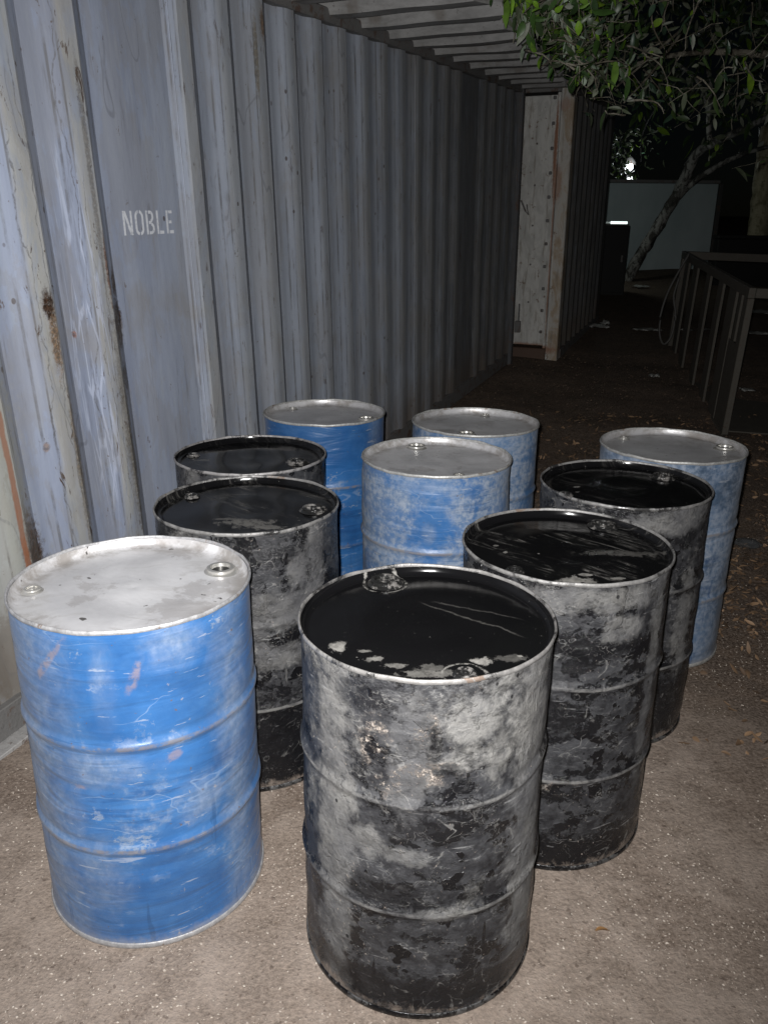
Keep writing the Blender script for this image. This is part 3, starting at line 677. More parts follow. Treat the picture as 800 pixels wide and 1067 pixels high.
# stencil lettering: NOBLE, thin paint on the recessed panel
def stencil():
    bm = bmesh.new()
    def quad(a, b, c, d): bm.faces.new([bm.verts.new((p[0], 0, p[1])) for p in (a, b, c, d)])
    def bar(x0, z0, x1, z1, w=.011):
        d = Vector((x1 - x0, z1 - z0)); L = d.length; d /= L; nrm = Vector((-d.y, d.x)) * w / 2
        k = max(1, int(L / .006))
        for i in range(k):
            s0, s1 = L * i / k, L * (i + 1) / k
            f0 = 1 + .18 * noise.noise(Vector((x0 * 90 + s0 * 80, z0 * 90, 1))); f1 = 1 + .18 * noise.noise(Vector((x0 * 90 + s1 * 80, z0 * 90, 1)))
            a = Vector((x0, z0)) + d * s0; b = Vector((x0, z0)) + d * s1
            quad(a - nrm * f0, b - nrm * f1, b + nrm * f1, a + nrm * f0)
    def arc(cx, cz, rx, rz, a0, a1, w=.011, k=9):
        for i in range(k):
            t0 = R(a0 + (a1 - a0) * i / k); t1 = R(a0 + (a1 - a0) * (i + 1) / k)
            o = [(cx + (rx + s * w / 2) * math.cos(t), cz + (rz + s * w / 2) * math.sin(t)) for t, s in ((t0, -1), (t1, -1), (t1, 1), (t0, 1))]
            quad(*o)
    Hh = .086; g = 0.0
    # N
    bar(0, 0, 0, Hh); bar(.041, 0, .041, Hh); bar(.006, Hh - .002, .036, .004, .012)
    # O : two halves with the stencil bridges at top and bottom
    x = .066
    for s in (-1, 1):
        cx = x + .021
        bar(cx + s * .0195, .022, cx + s * .0195, Hh - .022); 
        arc(cx, Hh - .022, .0195, .019, 90 - s * 90 if s > 0 else 180, 80 if s > 0 else 100)
        arc(cx, .022, .0195, .019, 0 if s > 0 else 180, -80 if s > 0 else 260)
    # B
    x = .132; bar(x, 0, x, Hh)
    bar(x + .011, Hh - .0055, x + .022, Hh - .0055); bar(x + .011, Hh / 2, x + .024, Hh / 2); bar(x + .011, .0055, x + .022, .0055)
    arc(x + .022, Hh * .75, .013, Hh * .25 - .0055, 90, -90); arc(x + .023, Hh * .25, .015, Hh * .25 - .0055, 90, -90)
    # L
    x = .196; bar(x, 0, x, Hh); bar(x + .010, .0055, x + .036, .0055)
    # E
    x = .256; bar(x, 0, x, Hh); bar(x + .010, Hh - .0055, x + .034, Hh - .0055); bar(x + .010, Hh / 2, x + .028, Hh / 2); bar(x + .010, .0055, x + .038, .0055)
    bmesh.ops.recalc_face_normals(bm, faces=bm.faces)
    return bm
sm = N('worn_white_stencil_paint'); sn = sm.noise(sm.co(), 70, 5, .7)
SM = sm.fin(sm.mix(sm.ss(sn, .50, .66, 0, .75), (.52, .54, .58), (.20, .22, .27)), .6)
so = obj('stencil_lettering', stencil(), SM, ct); so['label'] = 'worn white stencilled word NOBLE'
so.location = (.950, DEPTH - .0045, 1.612); so.rotation_euler = (0, R(1.5), 0)

# overhanging corrugated roof between the wall head and the end post
def roof_mat():
    m = N('bare_grey_roof_steel'); v = m.co(); n = m.noise(m.map(v, (1, .3, 1)), 14, 6, .7, .4); f = m.noise(v, 50, 4, .7); b = m.noise(v, 3, 4, .6)
    col = m.mix(m.ss(n, .3, .7), (.15, .148, .145), (.25, .247, .243)); col = m.mix(m.ss(b, .55, .65, 0, .6), col, (.10, .085, .07)); col = m.mix(m.ss(f, .62, .7, 0, .7), col, (.05, .04, .035))
    return m.fin(col, .65, nrm=m.bump(n, .4, .008))
RFM = roof_mat()
def roof_piece(x0, x1, seed):
    pr = []; x = x0; P2 = .196 * 2
    prof = []
    while x < x1 - .01:
        for dx_, dz in ((0, 0), (.15, 0), (.185, -.075), (.29, -.075), (.345, 0)): prof.append((x + dx_, dz))
        x += P2
    prof.append((x, 0))
    V = []; F = []; ny_ = 9; n = len(prof)
    for s in (0, 1):
        for j in range(ny_ + 1):
            for i, (px, pz) in enumerate(prof):
                if px < 3.2: W = .80
                else: W = .76 - (px - 3.2) * .095
                W += .05 * noise.noise(Vector((px * 2.3, 0, 7))) + (.035 if (int(px / .39) % 2) else 0)
                y = -(W * j / ny_) + .03
                V.append((px, y, 2.640 + pz + s * .003 + .01 * noise.noise(Vector((px * 1.4, y * 3, seed)))))
    o = (ny_ + 1) * n
    for j in range(ny_):
        for i in range(n - 1):
            a = j * n + i; F.append((a, a + 1, a + n + 1, a + n)); F.append((o + a + 1, o + a, o + a + n, o + a + n + 1))
    for i in range(n - 1):
        a = ny_ * n + i; F.append((a, a + 1, o + a + 1, o + a)); F.append((i + 1, i, o + i, o + i + 1))
    for j in range(ny_):
        F.append((j * n, (j + 1) * n, o + (j + 1) * n, o + j * n)); b = n - 1; F.append((b + (j + 1) * n, b + j * n, o + b + j * n, o + b + (j + 1) * n))
    return (V, [], F)
xx = -.3
for k in range(6):
    x1 = xx + .392 * 3
    obj('roof_panel', roof_piece(xx + .002, x1, k), RFM, ct)
    xx = x1
bm = bmesh.new(); box(bm, (XA, .035, 2.612), (XB + .02, 2.43, 2.66)); obj('roof', bm, RFM, ct)

# ------------------------------------------------------------------ second container beyond
CM2 = CM @ Matrix.Translation((6.97, 0, 0))
c2 = empty('shipping_container', mat=CM2)
tag(c2, 'second container with cream riveted end panel and rust-streaked post past the long wall', 'shipping container')
def cream_mat():
    m = N('cream_paint_with_rust'); v = m.co(); X, Y, Z = m.xyz(v)
    n = m.noise(m.map(v, (1, 1, .4)), 9, 6, .7, .6); f = m.noise(v, 45, 5, .7); wob = m.ma('SUBTRACT', m.mul(m.ma('ADD', n, f), 1.1), 1.1)
    col = m.mix(m.ss(n, .35, .65), (.38, .378, .36), (.54, .535, .51))
    col = m.mix(m.ss(n, .58, .68, 0, .6), col, (.30, .28, .25))
    col = m.mix(m.ss(m.noise(v, 11, 8, .75, .3), .61, .625, 0, .8), col, (.13, .075, .045))
    col = m.mix(m.mul(m.ss(Y, -.30, -.33), m.ss(n, .45, .6, .15, .8)), col, (.27, .19, .11))
    col = m.mix(m.ss(m.noise(m.map(v, (1, 1, .12), (4, 4, 0)), 26, 6, .66, .2), .52, .66, 0, .6), col, (.19, .165, .13))
    for (by, bz, ry, rz, a) in ((-.265, 2.1, .022, .36, .95), (-.30, 1.75, .05, .16, .6), (-.285, 1.1, .008, .9, .7), (-.12, .12, .3, .05, .8), (-.34, 2.45, .05, .06, .5)):
        col = m.mix(m.mul(m.blob(Y, Z, wob, by, bz, ry, rz, .35), a), col, (.24, .10, .045))
    return m.fin(col, .6, nrm=m.bump(m.ma('ADD', n, f), .4, .008))
CR = cream_mat()
bm = bmesh.new(); box(bm, (0, -.42, .0), (.16, -.295, 2.62), .008); obj('corner_post', bm, CR, c2)
bm = bmesh.new(); box(bm, (.0, -.292, .13), (.05, -.262, 2.56), .004); obj('door_jamb', bm, CR, c2)
bm = bmesh.new(); box(bm, (.045, -.258, .15), (.075, .20, 2.54), .004); pan = obj('end_panel', bm, CR, c2)
bm = bmesh.new()
for k in range(11):
    box(bm, (.043 - .012, -.242, .28 + k * .222), (.044, -.210, .312 + k * .222), .006)
    if k % 2: box(bm, (.043 - .010, -.085, .40 + k * .19), (.044, -.068, .417 + k * .19), .003)
rv = obj('rivet', bm, RM, pan); rv['kind'] = 'stuff'
bm = bmesh.new(); box(bm, (.0, -.292, .0), (.10, .25, .125), .006); obj('door_sill', bm, rail_mat('rusted_sill', (.06, .035, .025), (.11, .065, .045)), c2)
bm = bmesh.new(); box(bm, (-.0, -.292, 2.565), (.16, .25, 2.62), .005); obj('header', bm, RM, c2)
bm = bmesh.new(); box(bm, (.0, -.01, .28), (.042, .05, .40), .006); box(bm, (.01, .005, .40), (.03, .02, .58), .004); obj('lock_bracket', bm, RM, c2)
bm = bmesh.new(); tube(bm, [(.02, .05, 1.60), (.015, .0, 1.50), (.03, -.03, 1.46), (.02, -.01, 1.56)], .009, 6); obj('door_hook', bm, RM, c2)
# side wall seen in steep perspective
def plain_profile(x0, x1):
    pts = []; x = x0
    while x < x1 - .28: pts += [(x, 0), (x + .07, 0), (x + .138, DEPTH), (x + .212, DEPTH)]; x += .28
    pts += [(x, 0), (x1, 0)]; return pts
W2 = wall_mat('weathered_dark_grey_paint', 4, .6, ((.085, .085, .085), (.13, .13, .13)), ((.085, .085, .085), (.12, .12, .12)), ((.12, .12, .115), (.16, .16, .15)), False)
L2 = 2.62
so = obj('side_wall', sheet(plain_profile(.165, L2), .10, 2.55, 12), W2, c2, True, 24); so.location = (0, -.415, 0)
bm = bmesh.new(); box(bm, (.165, -.425, .0), (L2, -.375, .10), .004); obj('bottom_rail', bm, RM, c2)
bm = bmesh.new(); box(bm, (.165, -.425, 2.55), (L2, -.375, 2.62), .004); obj('top_rail', bm, RM, c2)
bm = bmesh.new(); box(bm, (.08, -.372, 2.58), (L2, 2.4, 2.615)); obj('roof', bm, RFM, c2)
bm = bmesh.new(); box(bm, (L2 - .05, -.372, 0), (L2, 2.4, 2.575)); obj('end_wall', bm, W2, c2)

# ------------------------------------------------------------------ steel cage cart on the right
def frame_mat():
    m = N('dull_brown_grey_steel'); v = m.co(); n = m.noise(v, 8, 5, .7); f = m.noise(v, 50, 4, .7)
    col = m.mix(n, (.050, .045, .037), (.092, .083, .068)); col = m.mix(m.ss(f, .56, .66, 0, .7), col, (.06, .035, .022))
    return m.fin(col, .75, nrm=m.bump(f, .4, .005))
FR = frame_mat()
pA = Vector((2.68, 6.2, 1.32)); pB = Vector((3.27, 9.4, 1.51))
ax = (pB - pA); LEN = ax.length; ax.normalize()
az = (Vector((0.02, -.03, 1)) - ax * Vector((0.02, -.03, 1)).dot(ax)).normalized(); ay = az.cross(ax)   # ay points left; the cage lies to the right (-y)
KM = Matrix((ax, ay, az)).transposed().to_4x4(); KH = 1.30; KM.translation = pA - az * KH
cart = empty('steel_cage', mat=KM)
tag(cart, 'dark welded steel cage frame with upright slats standing on the soil at the right', 'metal cage')
def kbox(name, lo, hi, bev=.004, mat=None):
    bm = bmesh.new(); box(bm, lo, hi, bev); return obj(name, bm, mat or FR, cart)
WD = 1.7
kbox('top_rail', (-.03, -.05, KH - .075), (LEN + .03, 0, KH)); kbox('top_rail', (-.03, -WD, KH - .075), (LEN + .03, -WD + .05, KH))
kbox('top_rail', (-.03, -WD + .052, KH - .072), (.025, -.052, KH - .002)); kbox('top_rail', (LEN - .025, -WD + .052, KH - .085), (LEN + .03, -.052, KH - .002))
kbox('bottom_rail', (-.03, -.05, .12), (LEN + .03, 0, .18)); kbox('bottom_rail', (-.03, -WD, .12), (LEN + .03, -WD + .05, .18))
for xx_, yy_ in ((-.03, -.05), (LEN - .03, -.05), (-.03, -WD), (LEN - .03, -WD)):
    kbox('leg', (xx_, yy_, -.10), (xx_ + .06, yy_ + .048, KH - .077))
for s, wdt, z0 in ((.05, .10, .18), (.22, .09, .86), (.42, .26, .18), (.95, .20, .18), (1.55, .20, .18), (2.25, .26, .18), (2.8, .2, .18)):
    kbox('slat', (s, -.036, z0), (s + wdt, -.014, KH - .077), .002)
for s in (.5, 1.3, 2.2):
    kbox('slat', (s, -WD + .014, .18), (s + .1, -WD + .036, KH - .077), .002)
kbox('slat', (-.012, -1.1, .18), (.012, -1.0, KH - .077), .002)
kbox('infill_plate', (.152, -.030, .18), (.418, -.020, .85), .001)
kbox('floor_plate', (0, -WD + .055, .19), (LEN, -.055, .20), 0)
# cable looped over the near-left corner of the cage
cm = N('grey_rubber_cable'); CB = cm.fin(cm.mix(cm.noise(cm.co(), 40), (.05, .048, .045), (.10, .095, .09)), .6)
bm = bmesh.new()
pts = smooth_path([(3.20, 8.98, 1.49), (3.14, 8.97, 1.38), (3.02, 8.95, 1.12), (2.96, 8.93, .88), (2.97, 8.93, .66), (3.03, 8.93, .55), (3.10, 8.93, .64), (3.12, 8.94, .86), (3.08, 8.95, 1.05), (3.12, 8.97, 1.25)], 6)
tube(bm, pts, .012, 6)
tag(obj('hanging_cable', bm, CB, smooth=True), 'grey cable hanging in a long loop from the cage corner', 'cable')

# ------------------------------------------------------------------ far side: pale wall, dark cabinet with a tube lamp, glare lamp
pm = N('pale_grey_wall_paint'); pv = pm.co(); pn = pm.noise(pm.map(pv, (1, 1, .5)), 1.2, 5, .6); PW = pm.fin(pm.mix(pm.ss(pn, .3, .7), (.27, .33, .34), (.36, .42, .43)), .7, nrm=pm.bump(pm.noise(pv, 20), .2, .01))
wl = empty('yard_wall', (4.3, 16.0, .9)); tag(wl, 'pale grey-green yard wall standing far behind the leaning tree', 'wall')
bm = bmesh.new(); box(bm, (-2.6, 0, -.1), (1.78, .18, 1.66), .01); obj('wall_face', bm, PW, wl)
bm = bmesh.new(); box(bm, (-2.6, -.03, 1.663), (1.80, .21, 1.72), .01); obj('coping', bm, RM, wl)
bm = bmesh.new(); box(bm, (1.783, -.05, -.1), (1.86, .22, 1.66), .01); obj('wall_post', bm, rail_mat('dark_bronze', (.03, .03, .03), (.05, .048, .045)), wl)
DK = N('black_painted_sheet'); dn = DK.noise(DK.co(), 6); DKM = DK.fin(DK.mix(dn, (.004, .004, .004), (.009, .009, .009)), .7)
cb = empty('cabinet', (3.42, 13.0, gz(3.42, 13))); tag(cb, 'tall black cabinet in front of the pale wall with a tube lamp on top', 'cabinet')
bm = bmesh.new(); box(bm, (-.32, 0, -.05), (.27, .5, 1.03), .01); obj('case', bm, DKM, cb)
bm = bmesh.new(); box(bm, (-.29, -.02, .05), (.24, -.003, .98), .005); obj('door', bm, DKM, cb)
bm = bmesh.new(); box(bm, (.16, -.045, .50), (.19, -.022, .60), .004); obj('handle', bm, RM, cb)
def emis(name, col, st):
    m = N(name); m.p.inputs['Base Color'].default_value = (.8, .8, .8, 1)
    m.p.inputs['Emission Color'].default_value = (*col, 1); m.p.inputs['Emission Strength'].default_value = st; return m.m
zc = gz(3.42, 13) + 1.03
tl = empty('tube_lamp', (3.46, 13.1, zc)); tag(tl, 'short lit white tube lamp lying on the black cabinet', 'lamp')
bm = bmesh.new(); box(bm, (-.24, -.05, .0), (.22, .05, .022), .004); obj('fitting', bm, RM, tl)
bm = bmesh.new(); tube(bm, [(-.05, 0, .042), (.20, 0, .042)], .019, 10); obj('tube', bm, emis('lit_tube', (.85, 1, .95), 1.6), tl, True)
bm = bmesh.new(); tube(bm, [(-.23, 0, .040), (-.053, 0, .042)], .012, 10); obj('tube_end', bm, emis('dim_tube', (.8, .95, .9), .12), tl, True)
tlight = bpy.data.lights.new('tube_light', 'POINT'); tlight.energy = 6; tlight.color = (.88, 1, .95); tlight.shadow_soft_size = .08
tlo = bpy.data.objects.new('tube_light', tlight); C.objects.link(tlo); tlo.location = (3.50, 13.75, zc + .35)
lp = empty('yard_lamp', (4.95, 18.0, gz(4.95, 18))); tag(lp, 'bright white yard lamp glaring through leaves above the pale wall', 'lamp')
zb = 3.01 - gz(4.95, 18)
bm = bmesh.new(); tube(bm, [(0, 0, -.1), (0, 0, zb - .18)], .035, 8); obj('pole', bm, RM, lp, True)
bm = lathe([(.0005, .0), (.035, .005), (.075, .04), (.085, .09), (.05, .16), (.0005, .18)], seg=20); bmesh.ops.translate(bm, verts=bm.verts, vec=(0, 0, zb - .12)); obj('bulb_glow', bm, emis('lit_bulb', (.9, .97, 1), 6), lp, True)
bm = lathe([(.13, .11), (.12, .16), (.07, .22), (.03, .26), (.0005, .27)], seg=20); bmesh.ops.translate(bm, verts=bm.verts, vec=(0, .0, zb - .10)); obj('shade', bm, RM, lp, True)

bm = lathe([(.0005, .0), (.05, .01), (.075, .05), (.06, .10), (.0005, .12)], seg=20); bmesh.ops.translate(bm, verts=bm.verts, vec=(.02, -.1, zb - .34)); obj('bulb_glow', bm, emis('lit_lamp_glare', (.9, .97, 1), 3), lp, True)  # added glowing shape that doubles the lamp's glare
yl = bpy.data.lights.new('yard_light', 'POINT'); yl.energy = 14; yl.color = (.9, .97, 1); yl.shadow_soft_size = .1
ylo = bpy.data.objects.new('yard_light', yl); C.objects.link(ylo); ylo.location = (4.95, 17.6, 3.0)
# ------------------------------------------------------------------ trees
def bark(name, a, b, moss):
    m = N(name); v = m.co(); n = m.noise(m.map(v, (1, 1, .5)), 7, 6, .7, .6); f = m.noise(v, 40, 5, .7)
    col = m.mix(m.ss(n, .42, .56), a, b); col = m.mix(m.ss(m.noise(v, 11, 5, .7), .52, .6, 0, .85), col, moss)
    return m.fin(col, .85, nrm=m.bump(m.ma('ADD', n, f), .8, .02))
BK = bark('lichen_bark', (.10, .09, .075), (.42, .41, .38), (.02, .02, .016))
BK2 = bark('pale_yellow_bark', (.26, .24, .15), (.40, .37, .25), (.16, .15, .08))
BK3 = bark('dark_lichen_bark', (.035, .032, .027), (.22, .215, .20), (.012, .012, .010))
TW = bark('twig_bark', (.10, .085, .06), (.26, .24, .19), (.03, .025, .02))
def leaf_mat(name, cols):
    m = N(name); g = m.nd('ShaderNodeNewGeometry'); oi = m.nd('ShaderNodeObjectInfo')
    r = m.ma('FRACT', m.ma('ADD', g.outputs['Random Per Island'], oi.outputs['Random']))
    cr = m.nd('ShaderNodeValToRGB'); cr.color_ramp.interpolation = 'CONSTANT'; e = cr.color_ramp.elements
    while len(e) < len(cols): e.new(.5)
    for i, (p, c) in enumerate(cols): e[i].position = p; e[i].color = (*c, 1)
    m.put(cr.inputs[0], r); col = m.mix(m.ss(m.noise(m.co(), 25, 3), .35, .7, 0, .35), cr.outputs[0], (.03, .05, .02))
    m.fin(col, .38, spec=.5)
    tr = m.nd('ShaderNodeBsdfTranslucent'); m.put(tr.inputs[0], col); mixs = m.nd('ShaderNodeMixShader'); mixs.inputs[0].default_value = .25
    m.t.links.new(m.p.outputs[0], mixs.inputs[1]); m.t.links.new(tr.outputs[0], mixs.inputs[2]); m.t.links.new(mixs.outputs[0], m.out.inputs[0])
    return m.m
LM = leaf_mat('mixed_green_leaf', [(0, (.045, .075, .03)), (.28, (.07, .12, .035)), (.45, (.12, .14, .09)), (.6, (.06, .11, .07)), (.72, (.26, .28, .21)), (.88, (.36, .38, .32)), (.95, (.20, .33, .03))])  # palest tones paint flash-lit highlights into some of the leaves
LG = leaf_mat('fresh_green_leaf', [(0, (.06, .13, .03)), (.28, (.20, .38, .03)), (.48, (.045, .09, .03)), (.70, (.34, .42, .32)), (.85, (.15, .28, .04))])
def leaf_geo(L, W, fold=.25, droop=.15):
    V = []; n = 5
    for i in range(n + 1):
        t = i / n; wv = W * math.sin(PI * min(1, t * .96 + .04)) ** .8 * (1 - .35 * t); z = -droop * L * t * t
        V += [(t * L, -wv, z + wv * fold), (t * L, 0, z), (t * L, wv, z + wv * fold)]
    F = []
    for i in range(n):
        a = i * 3; F += [(a, a + 3, a + 4, a + 1), (a + 1, a + 4, a + 5, a + 2)]
    return V, F
LEAVES = []
for i, (L, W) in enumerate(((.13, .025), (.10, .024), (.15, .027), (.085, .026), (.12, .018))):
    V, F = leaf_geo(L, W, .2 + .1 * (i % 3), .08 + .07 * i)
    for nm, mt in (('a', LM), ('b', LG)):
        me = bpy.data.meshes.new('leaf'); me.from_pydata(V, [], F); me.materials.append(mt); me.shade_smooth(); LEAVES.append(me)
def rel(p, base): return Vector(p) - Vector(base)
def limb(root, pts, r0_, r1_, mat, seg=10, name='branch', rgh=.3):
    p = smooth_path([rel(q, root.location) for q in pts], 6); bm = bmesh.new()
    tube(bm, p, [r0_ + (r1_ - r0_) * i / (len(p) - 1) for i in range(len(p))], seg, rgh)
    return obj(name, bm, mat, root, True)
def add_leaf(store, q, e, s, me):
    V, F = store; Mx = e.to_matrix(); b = len(V)
    V += [tuple(q + Mx @ (v.co * s)) for v in me.vertices]; F += [tuple(b + k for k in p.vertices) for p in me.polygons]
rng = random.Random(21)
# near tree: its trunk stands just outside the frame, the crown reaches in over the yard and the roof edge
tr = empty('leafy_tree', (4.6, 5.8, gz(4.6, 5.8)))
tag(tr, 'leafy tree whose twiggy crown hangs over the container roof at the top right', 'tree')
TB = Vector(tr.location)
limb(tr, [(4.65, 5.8, .05), (4.55, 5.8, 1.2), (4.6, 5.75, 2.4), (4.4, 5.7, 3.5), (4.3, 5.8, 4.6)], .16, .07, BK, 12, 'trunk')
mains = [[(4.5, 5.75, 2.9), (3.7, 5.6, 3.35), (2.7, 5.4, 3.45), (1.6, 5.2, 3.3), (.9, 5.0, 3.15)],
         [(4.5, 5.75, 3.1), (3.9, 6.4, 3.5), (3.0, 7.0, 3.7), (2.0, 7.3, 3.75), (1.3, 7.5, 3.5)],
         [(4.45, 5.7, 3.3), (3.6, 4.9, 3.6), (2.4, 4.5, 3.5), (1.2, 4.3, 3.3)],
         [(4.5, 5.8, 2.8), (3.9, 6.6, 3.0), (3.3, 7.3, 3.05), (2.6, 7.8, 3.15), (2.1, 8.2, 3.1)]]
for p in mains: limb(tr, p, .055, .012, TW, 8)
# bare lower sticks that catch the flash
for p, r_ in (([(2.05, 6.4, 3.05), (1.72, 6.1, 2.78), (1.45, 5.9, 2.56)], .012), ([(2.3, 7.2, 3.2), (2.0, 6.9, 2.85), (1.78, 6.8, 2.62)], .013),
              ([(1.55, 5.4, 3.15), (1.50, 5.3, 2.85), (1.58, 5.2, 2.66)], .007), ([(2.9, 6.6, 3.1), (2.7, 6.4, 2.83), (2.3, 6.3, 2.72)], .009), ([(3.2, 6.3, 3.0), (3.1, 6.2, 2.75), (2.95, 6.1, 2.6)], .009)):
    limb(tr, p, r_, r_ * .4, TW, 6)
twigs = bmesh.new(); leafs = []
def ok(q):
    # ragged underside of the crown
    x, y, z = q; k = x / y
    low = 1.69 + y * (.13 + .055 * noise.noise(Vector((x * 2.2, y * 2.2, 2))) - .05 * min(1, max(0, (k - .27) / .18)))
    edge = .097 + .03 * noise.noise(Vector((z * 3, y * 2, 4)))
    low += y * (max(0, .24 - k) * .72 - (.07 * max(0, noise.noise(Vector((x * 4, y * 4, 6)))) if k > .3 else 0))
    return z > low and k > edge and z < 1.69 + .42 * y
def twig(p, L, d, n, ms, thick):
    d = d.normalized(); pts = [p]; k = 6
    for i in range(k):
        d = (d + Vector((rng.gauss(0, .25), rng.gauss(0, .25), rng.gauss(-.08, .2)))).normalized(); pts.append(pts[-1] + d * L / k)
    if not all(ok(q) for q in pts): return
    tube(twigs, [q - TB for q in pts], [thick * (1 - .6 * i / k) for i in range(k + 1)], 5)
    for j in range(n):
        t = rng.uniform(.1, 1) * k; i = min(k - 1, int(t)); q = pts[i].lerp(pts[i + 1], t - i)
        if ms == 0 and not ok(q - Vector((0, 0, .06))): continue
        leafs.append((q, Euler((rng.uniform(-3.1, 3.1), rng.gauss(.35, .8), rng.uniform(0, 6.3))), rng.choice((.35, .5, .6, .75, .95)), ms))
for _ in range(14000):
    y = rng.uniform(4.6, 8.6); k = rng.uniform(.10, .60); x = k * y; z = 1.69 + rng.uniform(.06, .42) * y
    if noise.noise(Vector((x * 1.9, y * 1.9, z * 1.9))) < (-.10 if k > .22 else -.45): continue
    fresh = k < .235 + .03 * noise.noise(Vector((x * 3, y, z))) and y < 7
    if not fresh and k > .235 and rng.random() < .90 + .3 * noise.noise(Vector((k * 14, z / y * 22, 3))): continue
    if fresh and rng.random() < .15: continue
    twig(Vector((x, y, z)), rng.uniform(.12, .42), Vector((rng.gauss(0, 1), rng.gauss(0, .6), rng.gauss(-.3, .7))), rng.randint(3, 7), 1 if fresh and rng.random() < .6 else 0, rng.choice((.002, .003, .006)))
# a few fresh sprays close to the lens side of the roof
for _ in range(60):
    y = rng.uniform(4.1, 4.9); x = y * rng.uniform(.125, .20); z = 1.69 + y * rng.uniform(.245, .33)
    twig(Vector((x, y, z)), .2, Vector((rng.gauss(0, 1), 0, -.4)), 5, 1, .002)
tw = obj('twigs', twigs, TW, tr, True); tw['kind'] = 'stuff'
def frame_ok(q): return (q.z - 1.69) / q.y < .24 and q.x / q.y < .46
leafs.sort(key=lambda l: (not frame_ok(l[0]), l[0].y / l[2]))
st = {0: ([], []), 1: ([], [])}
for idx, (q, e, s_, ms) in enumerate(leafs):
    i = rng.randrange(5); me = LEAVES[i * 2 + ms]
    if idx < 290:
        o = bpy.data.objects.new('leaf', me); C.objects.link(o); o.parent = tr; o.location = q - TB; o.rotation_euler = e; o.scale = (s_, s_, s_)
    else: add_leaf(st[ms], q - TB, e, s_, me)
for ms, mt in ((0, LM), (1, LG)):
    if st[ms][0]: o = obj('foliage', (st[ms][0], [], st[ms][1]), mt, tr); o['kind'] = 'stuff'
print('leaves', len(leafs))
# far leaning tree, in front of the pale wall
t3 = empty('leaning_tree', (4.15, 14.5, gz(4.15, 14.5)))
tag(t3, 'leaning tree with a pale lichen-spotted trunk in front of the yard wall', 'tree')
limb(t3, [(4.10, 14.5, .80), (4.22, 14.5, 1.10), (4.40, 14.5, 1.46), (4.60, 14.5, 1.85), (4.80, 14.5, 2.25), (4.90, 14.4, 2.55), (4.96, 14.3, 2.85)], .095, .08, BK3, 16, 'trunk', .35)
limb(t3, [(4.92, 14.35, 2.72), (5.0, 14.2, 2.94), (5.16, 13.9, 3.06), (5.40, 13.5, 3.2), (5.75, 13, 3.45), (6.2, 12.3, 3.9)], .08, .03, BK3, 12)
limb(t3, [(4.72, 14.5, 2.1), (4.98, 14.45, 2.42), (5.22, 14.2, 2.66), (5.55, 14, 2.86), (6.1, 13.6, 3.05), (6.8, 13.2, 3.3)], .06, .02, BK3, 12)
limb(t3, [(5.1, 14.0, 3.0), (4.95, 13.8, 3.35), (4.8, 13.5, 3.8), (4.5, 13.2, 4.2)], .05, .02, BK, 8)
limb(t3, [(5.0, 13.9, 3.4), (4.6, 13.4, 3.8), (3.9, 13, 4.1)], .04, .015, BK, 8)
def cloud(root, n, ctr, sg, cond, mt, sc_=1.0):
    V = []; F = []; c = 0
    while c < n:
        q = Vector([rng.gauss(ctr[i], sg[i]) for i in range(3)])
        if not cond(q) or noise.noise(q * 1.3) < -.05: 
            if rng.random() < .97: continue
            if not cond(q): continue
        c += 1; add_leaf((V, F), q - Vector(root.location), Euler((rng.uniform(-3, 3), rng.gauss(.3, .8), rng.uniform(0, 6.3))), sc_ * rng.uniform(.7, 1.5), LEAVES[rng.randrange(5) * 2])
    o = obj('crown', (V, [], F), mt, root); o['kind'] = 'stuff'
cloud(t3, 2600, (5.8, 12.6, 4.3), (1.5, 1.0, .8), lambda q: q.z > 1.69 + q.y * (.105 + .03 * noise.noise(q * .8)) and q.y > 10.5, LM, 1.3)
# ivy-like low boughs in front of the lamp
limb(t3, [(4.5, 13.2, 4.2), (4.6, 15.5, 3.7), (4.75, 16.6, 3.4), (4.9, 17.0, 3.0)], .02, .008, BK3, 6)
def near_lamp(q): return 16.3 < q.y < 17.4 and abs(q.x - 4.72) < .55 and 2.45 < q.z < 3.6
cloud(t3, 330, (4.72, 16.9, 3.0), (.3, .25, .35), near_lamp, LM, .8)
# right-hand tree, only its pale trunk shows
t2 = empty('pale_tree', (6.56, 15.0, gz(6.56, 15))); tag(t2, 'slim tree with yellowish bark at the right edge behind the low dark wall', 'tree')
limb(t2, [(6.58, 15, .7), (6.52, 15, 1.4), (6.48, 15, 2.0), (6.44, 15, 2.7), (6.42, 15, 3.4), (6.5, 15, 4.4)], .20, .12, BK2, 14, 'trunk', .15)
cloud(t2, 900, (6.6, 15, 4.9), (1.0, .9, .6), lambda q: q.z > 4.0, LM, 1.2)
lw = empty('dark_screen_wall', (6.9, 14.0, gz(6.9, 14))); tag(lw, 'low black wall added as a dark screen behind the cage at the right edge', 'wall')  # added to keep the view dark and hide the pale tree's foot
bm = bmesh.new(); box(bm, (-1.46, 0, -.2), (1.6, .2, .74), .01); obj('wall_face', bm, DKM, lw)
bm = bmesh.new(); box(bm, (-1.48, -.03, .743), (1.62, .23, .80), .01); obj('coping', bm, DKM, lw)

